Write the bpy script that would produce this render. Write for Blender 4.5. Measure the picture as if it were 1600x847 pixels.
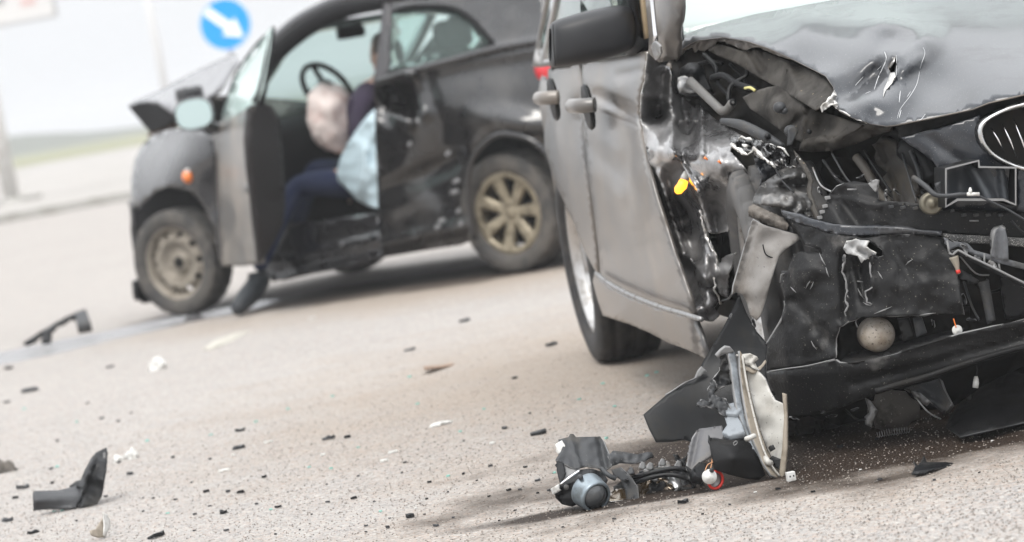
import bpy, bmesh, math, random
import numpy as np
from mathutils import Vector, Matrix, noise
from mathutils.geometry import delaunay_2d_cdt

# ------------------------------------------------------------------ camera, sky, sun, exposure
scn = bpy.context.scene
for o in list(bpy.data.objects): bpy.data.objects.remove(o)
COL = scn.collection
FPX, ROLL, CAMH = 5000.0, math.radians(10.5), 1.12        # focal length in photo pixels, roll, eye height
PITCH = math.atan(334.0 / FPX)
AF = np.array([0, math.cos(PITCH), -math.sin(PITCH)])
_R0 = np.array([1.0, 0, 0]); _U0 = np.array([0, math.sin(PITCH), math.cos(PITCH)])
AR = math.cos(ROLL) * _R0 - math.sin(ROLL) * _U0
AU = math.sin(ROLL) * _R0 + math.cos(ROLL) * _U0
CAM = np.array([0, 0, CAMH])
cd = bpy.data.cameras.new('camera'); cam = bpy.data.objects.new('camera', cd); COL.objects.link(cam)
M = Matrix.Identity(4)
for i in range(3): M[i][0], M[i][1], M[i][2], M[i][3] = AR[i], AU[i], -AF[i], CAM[i]
cam.matrix_world = M
cd.sensor_width = 36.0; cd.sensor_fit = 'HORIZONTAL'; cd.lens = 36.0 * FPX / 1600.0
cd.clip_start = 0.1; cd.clip_end = 5000
cd.dof.use_dof = True; cd.dof.focus_distance = 7.85; cd.dof.aperture_fstop = 4.0
scn.camera = cam

SUN_EL, SUN_AZ = math.radians(58), math.radians(-25)      # weak veiled sun, high, behind the camera's left
w = bpy.data.worlds.new('World'); scn.world = w; w.use_nodes = True
nt = w.node_tree; nt.nodes.clear()
N = nt.nodes.new; Lk = nt.links.new
out = N('ShaderNodeOutputWorld'); bg = N('ShaderNodeBackground'); Lk(bg.outputs[0], out.inputs[0])
sky = N('ShaderNodeTexSky'); sky.sky_type = 'NISHITA'; sky.sun_disc = False
sky.sun_elevation = SUN_EL; sky.sun_rotation = math.radians(180) + SUN_AZ; sky.dust_density = 4.0
hs = N('ShaderNodeHueSaturation'); hs.inputs['Saturation'].default_value = 0.12; hs.inputs['Value'].default_value = 0.35
Lk(sky.outputs[0], hs.inputs['Color'])
# overcast dome: three times brighter at the zenith than at the horizon
tc = N('ShaderNodeTexCoord'); sx = N('ShaderNodeSeparateXYZ'); Lk(tc.outputs['Generated'], sx.inputs[0])
mx = N('ShaderNodeMath'); mx.operation = 'MAXIMUM'; mx.inputs[1].default_value = 0; Lk(sx.outputs['Z'], mx.inputs[0])
ma = N('ShaderNodeMath'); ma.operation = 'MULTIPLY_ADD'; ma.inputs[1].default_value = 2.0; ma.inputs[2].default_value = 1.0; Lk(mx.outputs[0], ma.inputs[0])
cl = N('ShaderNodeVectorMath'); cl.operation = 'SCALE'; cl.inputs[0].default_value = (3.55, 3.62, 3.72)
Lk(ma.outputs[0], cl.inputs['Scale'])
mixw = N('ShaderNodeMix'); mixw.data_type = 'RGBA'; mixw.inputs['Factor'].default_value = 0.85
Lk(hs.outputs[0], mixw.inputs[6]); Lk(cl.outputs[0], mixw.inputs[7])
Lk(mixw.outputs[2], bg.inputs['Color']); bg.inputs['Strength'].default_value = 0.12

sd = bpy.data.lights.new('sun', 'SUN'); sun = bpy.data.objects.new('sun', sd); COL.objects.link(sun)
sd.energy = 1.0; sd.angle = math.radians(25); sd.color = (1.0, 0.96, 0.9)
sdir = Vector((math.sin(SUN_AZ) * math.cos(SUN_EL), -math.cos(SUN_AZ) * math.cos(SUN_EL), math.sin(SUN_EL)))
sun.rotation_euler = sdir.to_track_quat('Z', 'Y').to_euler(); sun.location = (-6, -6, 12)
scn.view_settings.view_transform = 'Standard'; scn.view_settings.look = 'None'
scn.view_settings.gamma = 1.0; scn.view_settings.use_curve_mapping = False
scn.view_settings.exposure = 1.2

# ------------------------------------------------------------------ frames and helpers
def ray(x, y): return AF + AR * ((x - 800.0) / FPX) - AU * ((y - 423.5) / FPX)
class Frame:
    """A ground frame (x forward, y left, z up); pixels are turned into points on its planes."""
    def __init__(s, ox, oy, yaw):
        s.o = np.array([ox, oy, 0.0]); s.yaw = yaw
        s.R = np.array([[math.cos(yaw), math.sin(yaw), 0], [-math.sin(yaw), math.cos(yaw), 0], [0, 0, 1.0]])
    def d(s, px, py, ax, v):                      # depth at which a pixel's ray meets a local plane
        if ax == 'd': return v
        i = 'xyz'.index(ax); o = s.R @ (CAM - s.o); r = s.R @ ray(px, py)
        return (v - o[i]) / r[i]
    def at(s, px, py, dep): return s.R @ (CAM + ray(px, py) * dep - s.o)
    def L(s, px, py, ax, v): return s.at(px, py, s.d(px, py, ax, v))
    def px(s, p):                                 # local point -> photo pixel
        v = s.o + s.R.T @ np.array(p, float) - CAM; k = FPX / v.dot(AF)
        return (800 + v.dot(AR) * k, 423.5 - v.dot(AU) * k)
WORLD = Frame(0, 0, 0)
def ground(px, py, z=0.0): return WORLD.L(px, py, 'z', z)

def obj(name, me, mat=None, parent=None, smooth=True):
    if isinstance(me, tuple):
        v, f = me; me = bpy.data.meshes.new(name); me.from_pydata([tuple(map(float, q)) for q in v], [], f); me.update()
    o = bpy.data.objects.new(name, me); COL.objects.link(o)
    if mat is not None:
        for m_ in (mat if isinstance(mat, (list, tuple)) else [mat]): me.materials.append(m_)
    if parent is not None: o.parent = parent
    if smooth:
        me.polygons.foreach_set('use_smooth', [True] * len(me.polygons))
    return o
def tag(o, label, cat=None, group=None):
    o['label'] = label
    if cat: o['category'] = cat
    if group: o['group'] = group
    return o
def empty(name, loc, rz=0):
    o = bpy.data.objects.new(name, None); COL.objects.link(o); o.location = loc; o.rotation_euler = (0, 0, rz); o.empty_display_size = .2
    return o
def sharp(o, ang=35):
    m = o.modifiers.new('edge', 'EDGE_SPLIT'); m.split_angle = math.radians(ang); return o

def inpoly(x, y, poly):
    c = False; n = len(poly); j = n - 1
    for i in range(n):
        xi, yi = poly[i]; xj, yj = poly[j]
        if (yi > y) != (yj > y) and x < (xj - xi) * (y - yi) / (yj - yi) + xi: c = not c
        j = i
    return c
def catmull(p, k=6, closed=True):
    n = len(p); out = []
    rng = range(n) if closed else range(n - 1)
    for i in rng:
        a, b, c, d = (p[(i - 1) % n], p[i], p[(i + 1) % n], p[(i + 2) % n]) if closed else (p[max(i - 1, 0)], p[i], p[i + 1], p[min(i + 2, n - 1)])
        for s in range(k):
            t = s / k
            out.append(tuple(.5 * ((2 * b[q]) + (-a[q] + c[q]) * t + (2 * a[q] - 5 * b[q] + 4 * c[q] - d[q]) * t * t + (-a[q] + 3 * b[q] - 3 * c[q] + d[q]) * t ** 3) for q in range(len(b))))
    if not closed: out.append(tuple(p[-1]))
    return out
def resamp(p, res, jag=0, seed=0):
    rnd = random.Random(seed); out = []
    for i in range(len(p)):
        a, b = p[i], p[(i + 1) % len(p)]
        n = max(1, int(math.hypot(b[0] - a[0], b[1] - a[1]) / res + .5))
        for k in range(n):
            t = k / n; x, y = a[0] + (b[0] - a[0]) * t, a[1] + (b[1] - a[1]) * t
            if jag: x += rnd.uniform(-jag, jag); y += rnd.uniform(-jag, jag)
            out.append((x, y))
    return out
def sheet(outline, holes=(), res=8, jag=0, seed=0, keep=None):
    """Fill a 2-d outline (with holes) with a fine triangle grid."""
    rnd = random.Random(seed + 7)
    loops = [resamp(outline, res, jag, seed)] + [resamp(h, res, jag, seed + 3) for h in holes]
    pts, edges = [], []
    for lp in loops:
        b = len(pts); pts += lp; edges += [(b + i, b + (i + 1) % len(lp)) for i in range(len(lp))]
    bnd = np.array(pts)
    xs = [p[0] for p in loops[0]]; ys = [p[1] for p in loops[0]]
    y = min(ys); row = 0
    while y < max(ys):
        x = min(xs) + (res / 2 if row % 2 else 0)
        while x < max(xs):
            q = (x + rnd.uniform(-.12, .12) * res, y + rnd.uniform(-.12, .12) * res)
            if inpoly(*q, loops[0]) and not any(inpoly(*q, h) for h in loops[1:]):
                if ((bnd - q) ** 2).sum(1).min() > (.45 * res) ** 2: pts.append(q)
            x += res
        y += res * .87; row += 1
    vs, es, fs, *_ = delaunay_2d_cdt([Vector(q) for q in pts], edges, [], 0, 1e-6)
    faces = []
    for f in fs:
        cx = sum(vs[i][0] for i in f) / 3; cy = sum(vs[i][1] for i in f) / 3
        if inpoly(cx, cy, loops[0]) and not any(inpoly(cx, cy, h) for h in loops[1:]): faces.append(tuple(f))
    return [(v[0], v[1]) for v in vs], faces
def rbf(pts):
    """thin-plate surface through (px, py, value)"""
    P = np.array([(a[0], a[1]) for a in pts], float) / 100; v = np.array([a[2] for a in pts], float); n = len(P)
    def U(r2): return np.where(r2 > 1e-12, r2 * np.log(np.maximum(r2, 1e-12)), 0)
    K = U(((P[:, None] - P[None]) ** 2).sum(2)) + 1e-4 * np.eye(n)
    Q = np.hstack([np.ones((n, 1)), P]); A = np.block([[K, Q], [Q.T, np.zeros((3, 3))]])
    s = np.linalg.lstsq(A, np.concatenate([v, np.zeros(3)]), rcond=None)[0]
    def f(x, y):
        q = np.array([x, y]) / 100
        return float(U(((P - q) ** 2).sum(1)) @ s[:n] + s[n] + s[n + 1] * q[0] + s[n + 2] * q[1])
    return f
def dent(*items):
    """height field made of gaussian dents, creases and facets; in metres, + is away from the viewer"""
    def f(x, y):
        z = 0.0
        for it in items:
            k = it[0]
            if k == 'g':
                _, cx, cy, rx, ry, ang, a = it
                dx, dy = x - cx, y - cy; c, s_ = math.cos(math.radians(ang)), math.sin(math.radians(ang))
                u, v = (dx * c + dy * s_) / rx, (-dx * s_ + dy * c) / ry
                z += a * math.exp(-u * u - v * v)
            elif k == 'r':
                _, x0, y0, x1, y1, wd, a = it
                L2 = (x1 - x0) ** 2 + (y1 - y0) ** 2; t = max(0, min(1, ((x - x0) * (x1 - x0) + (y - y0) * (y1 - y0)) / L2))
                dd = math.hypot(x - x0 - t * (x1 - x0), y - y0 - t * (y1 - y0))
                if dd < wd: z += a * (1 - dd / wd)
            elif k == 'v':
                _, sc, a, seed = it
                dd, _p = noise.voronoi(Vector((x / sc, y / sc, seed)))
                z += a * (dd[1] - dd[0])
            elif k == 'n':
                _, sc, a, seed = it
                z += a * noise.noise(Vector((x / sc, y / sc, seed)))
        return z
    return f
def facecam(o, fr):
    """turn the faces of a sheet towards the viewer"""
    me = o.data; c = Vector(fr.R @ (CAM - fr.o)); s = sum((p.normal.dot(c - p.center)) * p.area for p in me.polygons)
    if s < 0: me.flip_normals()
def solid(o, th, rim=None, off=-1):
    m = o.modifiers.new('thickness', 'SOLIDIFY'); m.thickness = th; m.offset = off
    if rim is not None: o.data.materials.append(rim); m.material_offset_rim = len(o.data.materials) - 1
    return o
def depthfn(fr, ctrl):
    if callable(ctrl): return ctrl
    if isinstance(ctrl, tuple): return lambda x, y: fr.d(x, y, *ctrl)
    if len(ctrl) < 3:
        a = sum(fr.d(*c) for c in ctrl) / len(ctrl); return lambda x, y: a
    return rbf([(c[0], c[1], fr.d(*c)) for c in ctrl])
def trace(name, outline, ctrl, mat, parent, fr, th=.003, res=8, dn=None, holes=(), sm=0, jag=0, seed=0, rim=None, flip=False):
    if sm: outline = catmull(outline, sm)
    vs, fs = sheet(outline, holes, res, jag, seed)
    df = depthfn(fr, ctrl)
    v3 = [fr.at(x, y, df(x, y) + (dn(x, y) if dn else 0)) for x, y in vs]
    o = obj(name, (v3, fs), mat, parent); facecam(o, fr)
    if flip: o.data.flip_normals()
    if th: solid(o, th, rim)
    return o
def sweep(pts, r, n=8, cap=True):
    pts = [Vector(map(float, p)) for p in pts]; rs = r if isinstance(r, (list, tuple)) else [r] * len(pts)
    v, f = [], []; nrm = None
    for i, p in enumerate(pts):
        t = (pts[min(i + 1, len(pts) - 1)] - pts[max(i - 1, 0)]).normalized()
        if nrm is None:
            nrm = t.cross(Vector((0, 0, 1)))
            if nrm.length < .1: nrm = t.cross(Vector((1, 0, 0)))
        nrm = (nrm - t * nrm.dot(t)).normalized(); bn = t.cross(nrm)
        for k in range(n):
            a = 2 * math.pi * k / n; v.append(p + (nrm * math.cos(a) + bn * math.sin(a)) * rs[i])
    for i in range(len(pts) - 1):
        for k in range(n): f.append((i * n + k, i * n + (k + 1) % n, (i + 1) * n + (k + 1) % n, (i + 1) * n + k))
    if cap: f.append(tuple(range(n - 1, -1, -1))); f.append(tuple((len(pts) - 1) * n + k for k in range(n)))
    return v, f
def tube(name, pts, r, mat, parent, n=8, k=4):
    p = catmull([tuple(map(float, q)) for q in pts], k, False) if k and len(pts) > 2 else pts
    if isinstance(r, (list, tuple)) and len(r) != len(p): r = list(np.interp(np.linspace(0, 1, len(p)), np.linspace(0, 1, len(r)), r))
    return obj(name, sweep(p, r, n), mat, parent)
def ptube(name, pts, r, mat, parent, fr, n=8, k=4):
    return tube(name, [fr.L(*q) for q in pts], r, mat, parent, n, k)
def boxm(c, s, rot=None):
    v = [Vector((x * s[0] / 2, y * s[1] / 2, z * s[2] / 2)) for x in (-1, 1) for y in (-1, 1) for z in (-1, 1)]
    if rot is not None: v = [rot @ q for q in v]
    return [q + Vector(map(float, c)) for q in v], [(0, 1, 3, 2), (4, 6, 7, 5), (0, 4, 5, 1), (2, 3, 7, 6), (0, 2, 6, 4), (1, 5, 7, 3)]
def bevel(o, wd=.004, seg=2):
    m = o.modifiers.new('bevel', 'BEVEL'); m.width = wd; m.segments = seg; m.limit_method = 'ANGLE'; return o
def box(name, c, s, mat, parent=None, rot=None, bw=.004):
    o = obj(name, boxm(c, s, rot), mat, parent, False)
    if bw: bevel(o, bw)
    return o
def lathe(prof, n=48, axis='y', c=(0, 0, 0)):
    """prof: (radius, offset along the axis)"""
    v, f = [], []
    for i in range(n):
        a = 2 * math.pi * i / n
        for r_, h in prof:
            q = (r_ * math.cos(a), h, r_ * math.sin(a)) if axis == 'y' else ((h, r_ * math.cos(a), r_ * math.sin(a)) if axis == 'x' else (r_ * math.cos(a), r_ * math.sin(a), h))
            v.append((q[0] + c[0], q[1] + c[1], q[2] + c[2]))
    m = len(prof)
    for i in range(n):
        for k in range(m - 1): f.append((i * m + k, i * m + k + 1, ((i + 1) % n) * m + k + 1, ((i + 1) % n) * m + k))
    return v, f
def join(*ms):
    V, Fc = [], []
    for v, f in ms:
        b = len(V); V += [tuple(map(float, q)) for q in v]; Fc += [tuple(b + i for i in q) for q in f]
    return V, Fc
def grid(rows, k=4, closed=False):
    """smooth sheet through rows of control points"""
    R = [catmull([tuple(map(float, q)) for q in r], k, closed) for r in rows]
    Cc = [catmull([r[j] for r in R], k, False) for j in range(len(R[0]))]
    n, m = len(Cc), len(Cc[0]); v = [Cc[j][i] for i in range(m) for j in range(n)]
    f = [(i * n + j, i * n + j + 1, (i + 1) * n + j + 1, (i + 1) * n + j) for i in range(m - 1) for j in range(n - 1)]
    if closed: f += [(i * n + n - 1, i * n, (i + 1) * n, (i + 1) * n + n - 1) for i in range(m - 1)]
    return v, f

# ------------------------------------------------------------------ materials
MATS = {}
def mat(name, col, rough=.5, metal=0, coat=0, spec=.5, dirt=None, dscale=8, dlo=.5, dhi=.65, speck=None, sscale=260, sthr=.7, bump=0, bscale=200, emit=0, trans=0, alpha=1, crough=.08, ior=1.5):
    m = bpy.data.materials.new(name); m.use_nodes = True; MATS[name] = m
    t = m.node_tree; b = t.nodes['Principled BSDF']; n = t.nodes.new; l = t.links.new
    b.inputs['Base Color'].default_value = (*col, 1); b.inputs['Roughness'].default_value = rough; b.inputs['Metallic'].default_value = metal
    b.inputs['Coat Weight'].default_value = coat; b.inputs['Coat Roughness'].default_value = crough
    b.inputs['Specular IOR Level'].default_value = spec; b.inputs['IOR'].default_value = ior
    b.inputs['Transmission Weight'].default_value = trans; b.inputs['Alpha'].default_value = alpha
    if emit: b.inputs['Emission Color'].default_value = (*col, 1); b.inputs['Emission Strength'].default_value = emit
    cur = None
    if dirt or speck or bump:
        tcn = n('ShaderNodeTexCoord')
    if dirt:
        nz = n('ShaderNodeTexNoise'); nz.inputs['Scale'].default_value = dscale; nz.inputs['Detail'].default_value = 9; nz.inputs['Roughness'].default_value = .62
        l(tcn.outputs['Object'], nz.inputs['Vector'])
        rp = n('ShaderNodeMapRange'); rp.inputs['From Min'].default_value = dlo; rp.inputs['From Max'].default_value = dhi; l(nz.outputs['Fac'], rp.inputs['Value'])
        mxn = n('ShaderNodeMix'); mxn.data_type = 'RGBA'; mxn.inputs[6].default_value = (*col, 1); mxn.inputs[7].default_value = (*dirt, 1)
        l(rp.outputs[0], mxn.inputs['Factor']); cur = mxn.outputs[2]
        mr = n('ShaderNodeMapRange'); mr.inputs['To Min'].default_value = rough; mr.inputs['To Max'].default_value = min(1, rough + .3); l(rp.outputs[0], mr.inputs['Value']); l(mr.outputs[0], b.inputs['Roughness'])
    if speck:
        nz = n('ShaderNodeTexNoise'); nz.inputs['Scale'].default_value = sscale; nz.inputs['Detail'].default_value = 3; l(tcn.outputs['Object'], nz.inputs['Vector'])
        rp = n('ShaderNodeMapRange'); rp.inputs['From Min'].default_value = sthr; rp.inputs['From Max'].default_value = sthr + .06; l(nz.outputs['Fac'], rp.inputs['Value'])
        mxn = n('ShaderNodeMix'); mxn.data_type = 'RGBA'; mxn.inputs[6].default_value = (*col, 1); mxn.inputs[7].default_value = (*speck, 1)
        if cur is not None: l(cur, mxn.inputs[6])
        l(rp.outputs[0], mxn.inputs['Factor']); cur = mxn.outputs[2]
    if cur is not None: l(cur, b.inputs['Base Color'])
    if bump:
        nz = n('ShaderNodeTexNoise'); nz.inputs['Scale'].default_value = bscale; nz.inputs['Detail'].default_value = 5; l(tcn.outputs['Object'], nz.inputs['Vector'])
        bp = n('ShaderNodeBump'); bp.inputs['Strength'].default_value = bump; bp.inputs['Distance'].default_value = .01; l(nz.outputs['Fac'], bp.inputs['Height']); l(bp.outputs[0], b.inputs['Normal'])
    return m
paint = mat('grey_metallic_paint', (.07, .067, .066), .42, .3, .9, crough=.26, dirt=(.25, .215, .18), dscale=2.2, dlo=.38, dhi=.75, speck=(.3, .29, .27), sscale=330, sthr=.71)
paint_scuff_sky = mat('scuffed_grey_paint_sky_patches', (.1, .098, .1), .26, .5, 1, crough=.08, dirt=(.36, .355, .355), dscale=6, dlo=.44, dhi=.62, speck=(.55, .54, .52), sscale=130, sthr=.72, bump=.1, bscale=30)  # pale patches paint sky reflection onto the folds, besides real scuffs
hoodpaint = mat('grey_hood_paint', (.016, .019, .025), .34, .0, .75, spec=.2, dirt=(.05, .05, .052), dscale=5, dlo=.5, dhi=.85, speck=(.3, .3, .29), sscale=420, sthr=.67, crough=.1)
blackpl = mat('black_grained_plastic', (.006, .006, .0065), .55, spec=.2, dirt=(.02, .0175, .015), dscale=6, dlo=.5, dhi=.75, speck=(.16, .15, .13), sscale=300, sthr=.7, bump=.12, bscale=500)
bumperpl = mat('scuffed_black_bumper_plastic', (.007, .007, .0075), .5, spec=.25, dirt=(.1, .095, .09), dscale=7, dlo=.6, dhi=.74, speck=(.15, .14, .12), sscale=190, sthr=.665, bump=.15, bscale=90)
blackpl_clean = mat('black_smooth_plastic', (.007, .0075, .0085), .42, spec=.24, dirt=(.018, .017, .015), dscale=14, dlo=.52, dhi=.72)
greypl = mat('dark_grey_plastic', (.035, .037, .04), .5, spec=.35, dirt=(.075, .068, .058), dscale=12, dlo=.5, dhi=.7, speck=(.3, .28, .25), sscale=240, sthr=.7)
mirrorpl = mat('mirror_shell_plastic', (.014, .0145, .0165), .45, spec=.4, bump=.08, bscale=600)
liner = mat('dusty_grey_liner', (.2, .19, .18), .6, dirt=(.12, .105, .09), dscale=10, dlo=.45, dhi=.7, speck=(.03, .03, .03), sscale=130, sthr=.68)
brownpl = mat('mud_covered_rubber', (.13, .115, .1), .8, dirt=(.05, .045, .04), dscale=14, dlo=.5, dhi=.7, bump=.4, bscale=120)
apron = mat('dirty_inner_metal', (.05, .045, .039), .6, .1, spec=.3, dirt=(.018, .016, .014), dscale=7, dlo=.45, dhi=.65, speck=(.25, .2, .13), sscale=90, sthr=.7)
darkmetal = mat('dark_engine_bay_metal', (.009, .0085, .008), .65, .1, spec=.25, dirt=(.024, .02, .016), dscale=9, dlo=.48, dhi=.7)
baremetal = mat('bare_torn_metal', (.62, .61, .59), .38, .85, dirt=(.4, .38, .35), dscale=30, bump=.5, bscale=120)
steel = mat('dull_steel', (.3, .3, .3), .42, .8, dirt=(.12, .1, .08), dscale=20, dlo=.5, dhi=.7)
chrome = mat('chrome', (.85, .85, .86), .1, 1)
edgepl = mat('pale_torn_edge_glint', (.2, .2, .2), .55)  # paler than the plastic: painted sky glint on rims, also broken bits
rubber = mat('tyre_rubber', (.016, .016, .017), .75, dirt=(.06, .055, .05), dscale=18, dlo=.45, dhi=.75, bump=.15, bscale=260)
dustyrubber = mat('dusty_tyre_rubber', (.045, .043, .042), .85, dirt=(.12, .108, .095), dscale=9, dlo=.4, dhi=.7)
alloy = mat('dusty_alloy', (.3, .26, .19), .5, .45, dirt=(.12, .1, .07), dscale=22, dlo=.45, dhi=.7)
silveralloy = mat('silver_alloy', (.55, .54, .53), .3, .85, dirt=(.3, .28, .26), dscale=14)
steelwheel = mat('dusty_steel_wheel', (.27, .24, .2), .7, .3, dirt=(.16, .14, .11), dscale=14)
white = mat('white_plastic', (.62, .62, .6), .45, dirt=(.36, .34, .31), dscale=34, dlo=.48, dhi=.66)
lampwhite = mat('pale_lamp_housing', (.46, .45, .42), .45, dirt=(.27, .245, .21), dscale=12, dlo=.45, dhi=.72, speck=(.08, .075, .07), sscale=150, sthr=.66)
lens = mat('lamp_lens_glass', (.75, .78, .78), .05, trans=.85, ior=1.45)
glass = mat('tinted_glass', (.7, .84, .81), .02, trans=.95, ior=1.2, spec=.5)
screen = mat('sky_pale_windscreen_glass', (.66, .74, .72), .08, trans=.45, ior=1.45)  # milky base colour stands in for sky reflected in the windscreen
palecloth = mat('pale_blue_airbag_cloth', (.5, .62, .68), .85, bump=.2, bscale=60)
pinkcloth = mat('pinkish_airbag_cloth', (.74, .64, .61), .85, dirt=(.6, .46, .43), dscale=9, bump=.3, bscale=40)
blackpaint = mat('black_hatchback_paint', (.012, .0115, .014), .24, .2, 1, crough=.04, dirt=(.03, .027, .026), dscale=3, dlo=.45, dhi=.8)
blackscuff = mat('scratched_black_paint', (.01, .0096, .0105), .26, .15, 1, crough=.06, dirt=(.045, .042, .04), dscale=4, dlo=.5, dhi=.75, bump=.06, bscale=8)
interior = mat('dark_interior_trim', (.009, .009, .01), .8, spec=.2)
red = mat('red_tail_lamp', (.6, .02, .03), .2, coat=1)
amber = mat('amber_lens', (.8, .2, .03), .25, coat=.6)
redring = mat('red_rubber_ring', (.55, .03, .02), .45)
blueglass = mat('blue_green_glass_crumb', (.35, .7, .62), .1, trans=.4)
# ------------------------------------------------------------------ setting: road, verge, kerb, hills
def stuffmat(): pass
def road_material():
    m = bpy.data.materials.new('worn_pale_asphalt'); m.use_nodes = True; t = m.node_tree; n = t.nodes.new; l = t.links.new
    b = t.nodes['Principled BSDF']; g = n('ShaderNodeNewGeometry'); pos = g.outputs['Position']
    def nz(sc, det=5, ro=.55, vec=None):
        q = n('ShaderNodeTexNoise'); q.inputs['Scale'].default_value = sc; q.inputs['Detail'].default_value = det; q.inputs['Roughness'].default_value = ro; l(vec or pos, q.inputs['Vector']); return q.outputs['Fac']
    def rng(s, a, c, lo=0, hi=1):
        q = n('ShaderNodeMapRange'); q.inputs[1].default_value = a; q.inputs[2].default_value = c; q.inputs[3].default_value = lo; q.inputs[4].default_value = hi; l(s, q.inputs[0]); return q.outputs[0]
    def mix(f, a, c, mode='MIX'):
        q = n('ShaderNodeMix'); q.data_type = 'RGBA'; q.blend_type = mode
        for s, i in ((f, 0), (a, 6), (c, 7)):
            if hasattr(s, 'is_linked'): l(s, q.inputs[i])
            elif i == 0: q.inputs[0].default_value = s
            else: q.inputs[i].default_value = (*s, 1)
        return q.outputs[2]
    def mth(op, a, c=0.0):
        q = n('ShaderNodeMath'); q.operation = op
        for s, i in ((a, 0), (c, 1)):
            if hasattr(s, 'is_linked'): l(s, q.inputs[i])
            else: q.inputs[i].default_value = s
        return q.outputs[0]
    # aggregate: small stones of different greys and browns in a pale binder
    vo = n('ShaderNodeTexVoronoi'); vo.inputs['Scale'].default_value = 135; vo.inputs['Randomness'].default_value = 1; l(pos, vo.inputs['Vector'])
    cr = n('ShaderNodeValToRGB'); e = cr.color_ramp; e.elements[0].position = 0; e.elements[0].color = (.12, .115, .11, 1); e.elements[1].position = 1; e.elements[1].color = (.52, .5, .47, 1)
    for p_, c_ in ((.25, (.27, .255, .245, 1)), (.55, (.36, .345, .325, 1)), (.8, (.36, .27, .22, 1)), (.9, (.4, .38, .36, 1))):
        q = e.elements.new(p_); q.color = c_
    sp = n('ShaderNodeSeparateColor'); l(vo.outputs['Color'], sp.inputs[0]); l(sp.outputs[0], cr.inputs[0])
    stone = cr.outputs[0]
    base = mix(.85, (.31, .292, .275), stone)
    big = rng(nz(.55, 6, .6), .35, .65)
    base = mix(mth('MULTIPLY', big, .35), base, (.37, .345, .32))
    mid = rng(nz(5, 8, .65), .45, .7)
    base = mix(mth('MULTIPLY', mid, .3), base, (.24, .23, .225))
    pit = rng(nz(55, 4, .6), .6, .68)
    base = mix(mth('MULTIPLY', pit, .7), base, (.1, .095, .09))
    # wet, oily patch under the nose of the suv and a painted shadow band below the hatchback
    sx_ = n('ShaderNodeSeparateXYZ'); l(pos, sx_.inputs[0])
    wob = mth('MULTIPLY', mth('SUBTRACT', nz(2.2, 7, .6), .5), 1.3)
    def blob(cx, cy, rx, ry, ang, soft=.35):
        c_, s_ = math.cos(ang), math.sin(ang)
        dx = mth('SUBTRACT', sx_.outputs[0], cx); dy = mth('SUBTRACT', sx_.outputs[1], cy)
        u = mth('DIVIDE', mth('ADD', mth('MULTIPLY', dx, c_), mth('MULTIPLY', dy, s_)), rx)
        v = mth('DIVIDE', mth('SUBTRACT', mth('MULTIPLY', dy, c_), mth('MULTIPLY', dx, s_)), ry)
        d = mth('SQRT', mth('ADD', mth('MULTIPLY', u, u), mth('MULTIPLY', v, v)))
        return rng(mth('ADD', d, wob), 1.15, 1.15 - soft)
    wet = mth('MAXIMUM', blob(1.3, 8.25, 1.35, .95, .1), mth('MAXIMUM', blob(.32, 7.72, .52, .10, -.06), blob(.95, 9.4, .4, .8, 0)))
    wet = mth('MAXIMUM', wet, mth('MULTIPLY', blob(-.7, 17.35, 1.7, .55, -.62), .8))  # shade under the hatchback's near side, painted through the wet mask
    rust = mth('MULTIPLY', mth('MAXIMUM', blob(.2, 11.2, 1.5, 2.6, 0, .9), mth('MAXIMUM', blob(-.4, 16.4, 2.4, 1.1, -.6, .9), blob(1.3, 8.2, 1.7, 1.3, 0, .6))), .5)
    base = mix(rust, base, (.27, .205, .145))
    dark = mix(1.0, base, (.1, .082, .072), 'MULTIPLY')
    col = mix(wet, base, dark)  # wet holds the real wet patch and the painted shade under the hatchback
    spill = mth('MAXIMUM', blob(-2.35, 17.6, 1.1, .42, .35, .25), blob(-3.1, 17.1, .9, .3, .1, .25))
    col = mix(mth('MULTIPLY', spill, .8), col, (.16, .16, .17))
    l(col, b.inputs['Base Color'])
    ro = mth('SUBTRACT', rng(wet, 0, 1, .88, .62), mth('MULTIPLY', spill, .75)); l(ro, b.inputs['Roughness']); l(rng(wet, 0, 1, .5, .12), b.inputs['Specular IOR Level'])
    bp = n('ShaderNodeBump'); bp.inputs['Strength'].default_value = .8; bp.inputs['Distance'].default_value = .004
    hgt = mth('ADD', mth('MULTIPLY', vo.outputs['Distance'], -1.0), mth('MULTIPLY', nz(70, 4), .8)); l(hgt, bp.inputs['Height']); l(bp.outputs[0], b.inputs['Normal'])
    return m
def ground_sheet(name, pts, z, m):
    o = obj(name, ([(x, y, z) for x, y in pts], [tuple(range(len(pts)))]), m, None, False); o['kind'] = 'structure'; return o
ground_sheet('ground', [(-700, -30), (700, -30), (700, 1400), (-700, 1400)], -.012, mat('verge_soil', (.24, .225, .19), .95, dirt=(.2, .21, .13), dscale=.3))
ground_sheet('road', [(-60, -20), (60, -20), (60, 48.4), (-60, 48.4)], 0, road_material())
grassm = mat('hazy_winter_grass', (.16, .17, .07), .95, dirt=(.24, .22, .12), dscale=.6, dlo=.4, dhi=.7)
ground_sheet('verge', [(-160, 165), (160, 165), (160, 322), (-160, 322)], -.004, grassm)
ground_sheet('side_road', [(-80, 49), (90, 49), (90, 160), (-80, 160)], .0, mat('pale_side_road', (.33, .31, .29), .9, dirt=(.27, .26, .24), dscale=.5))
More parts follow.
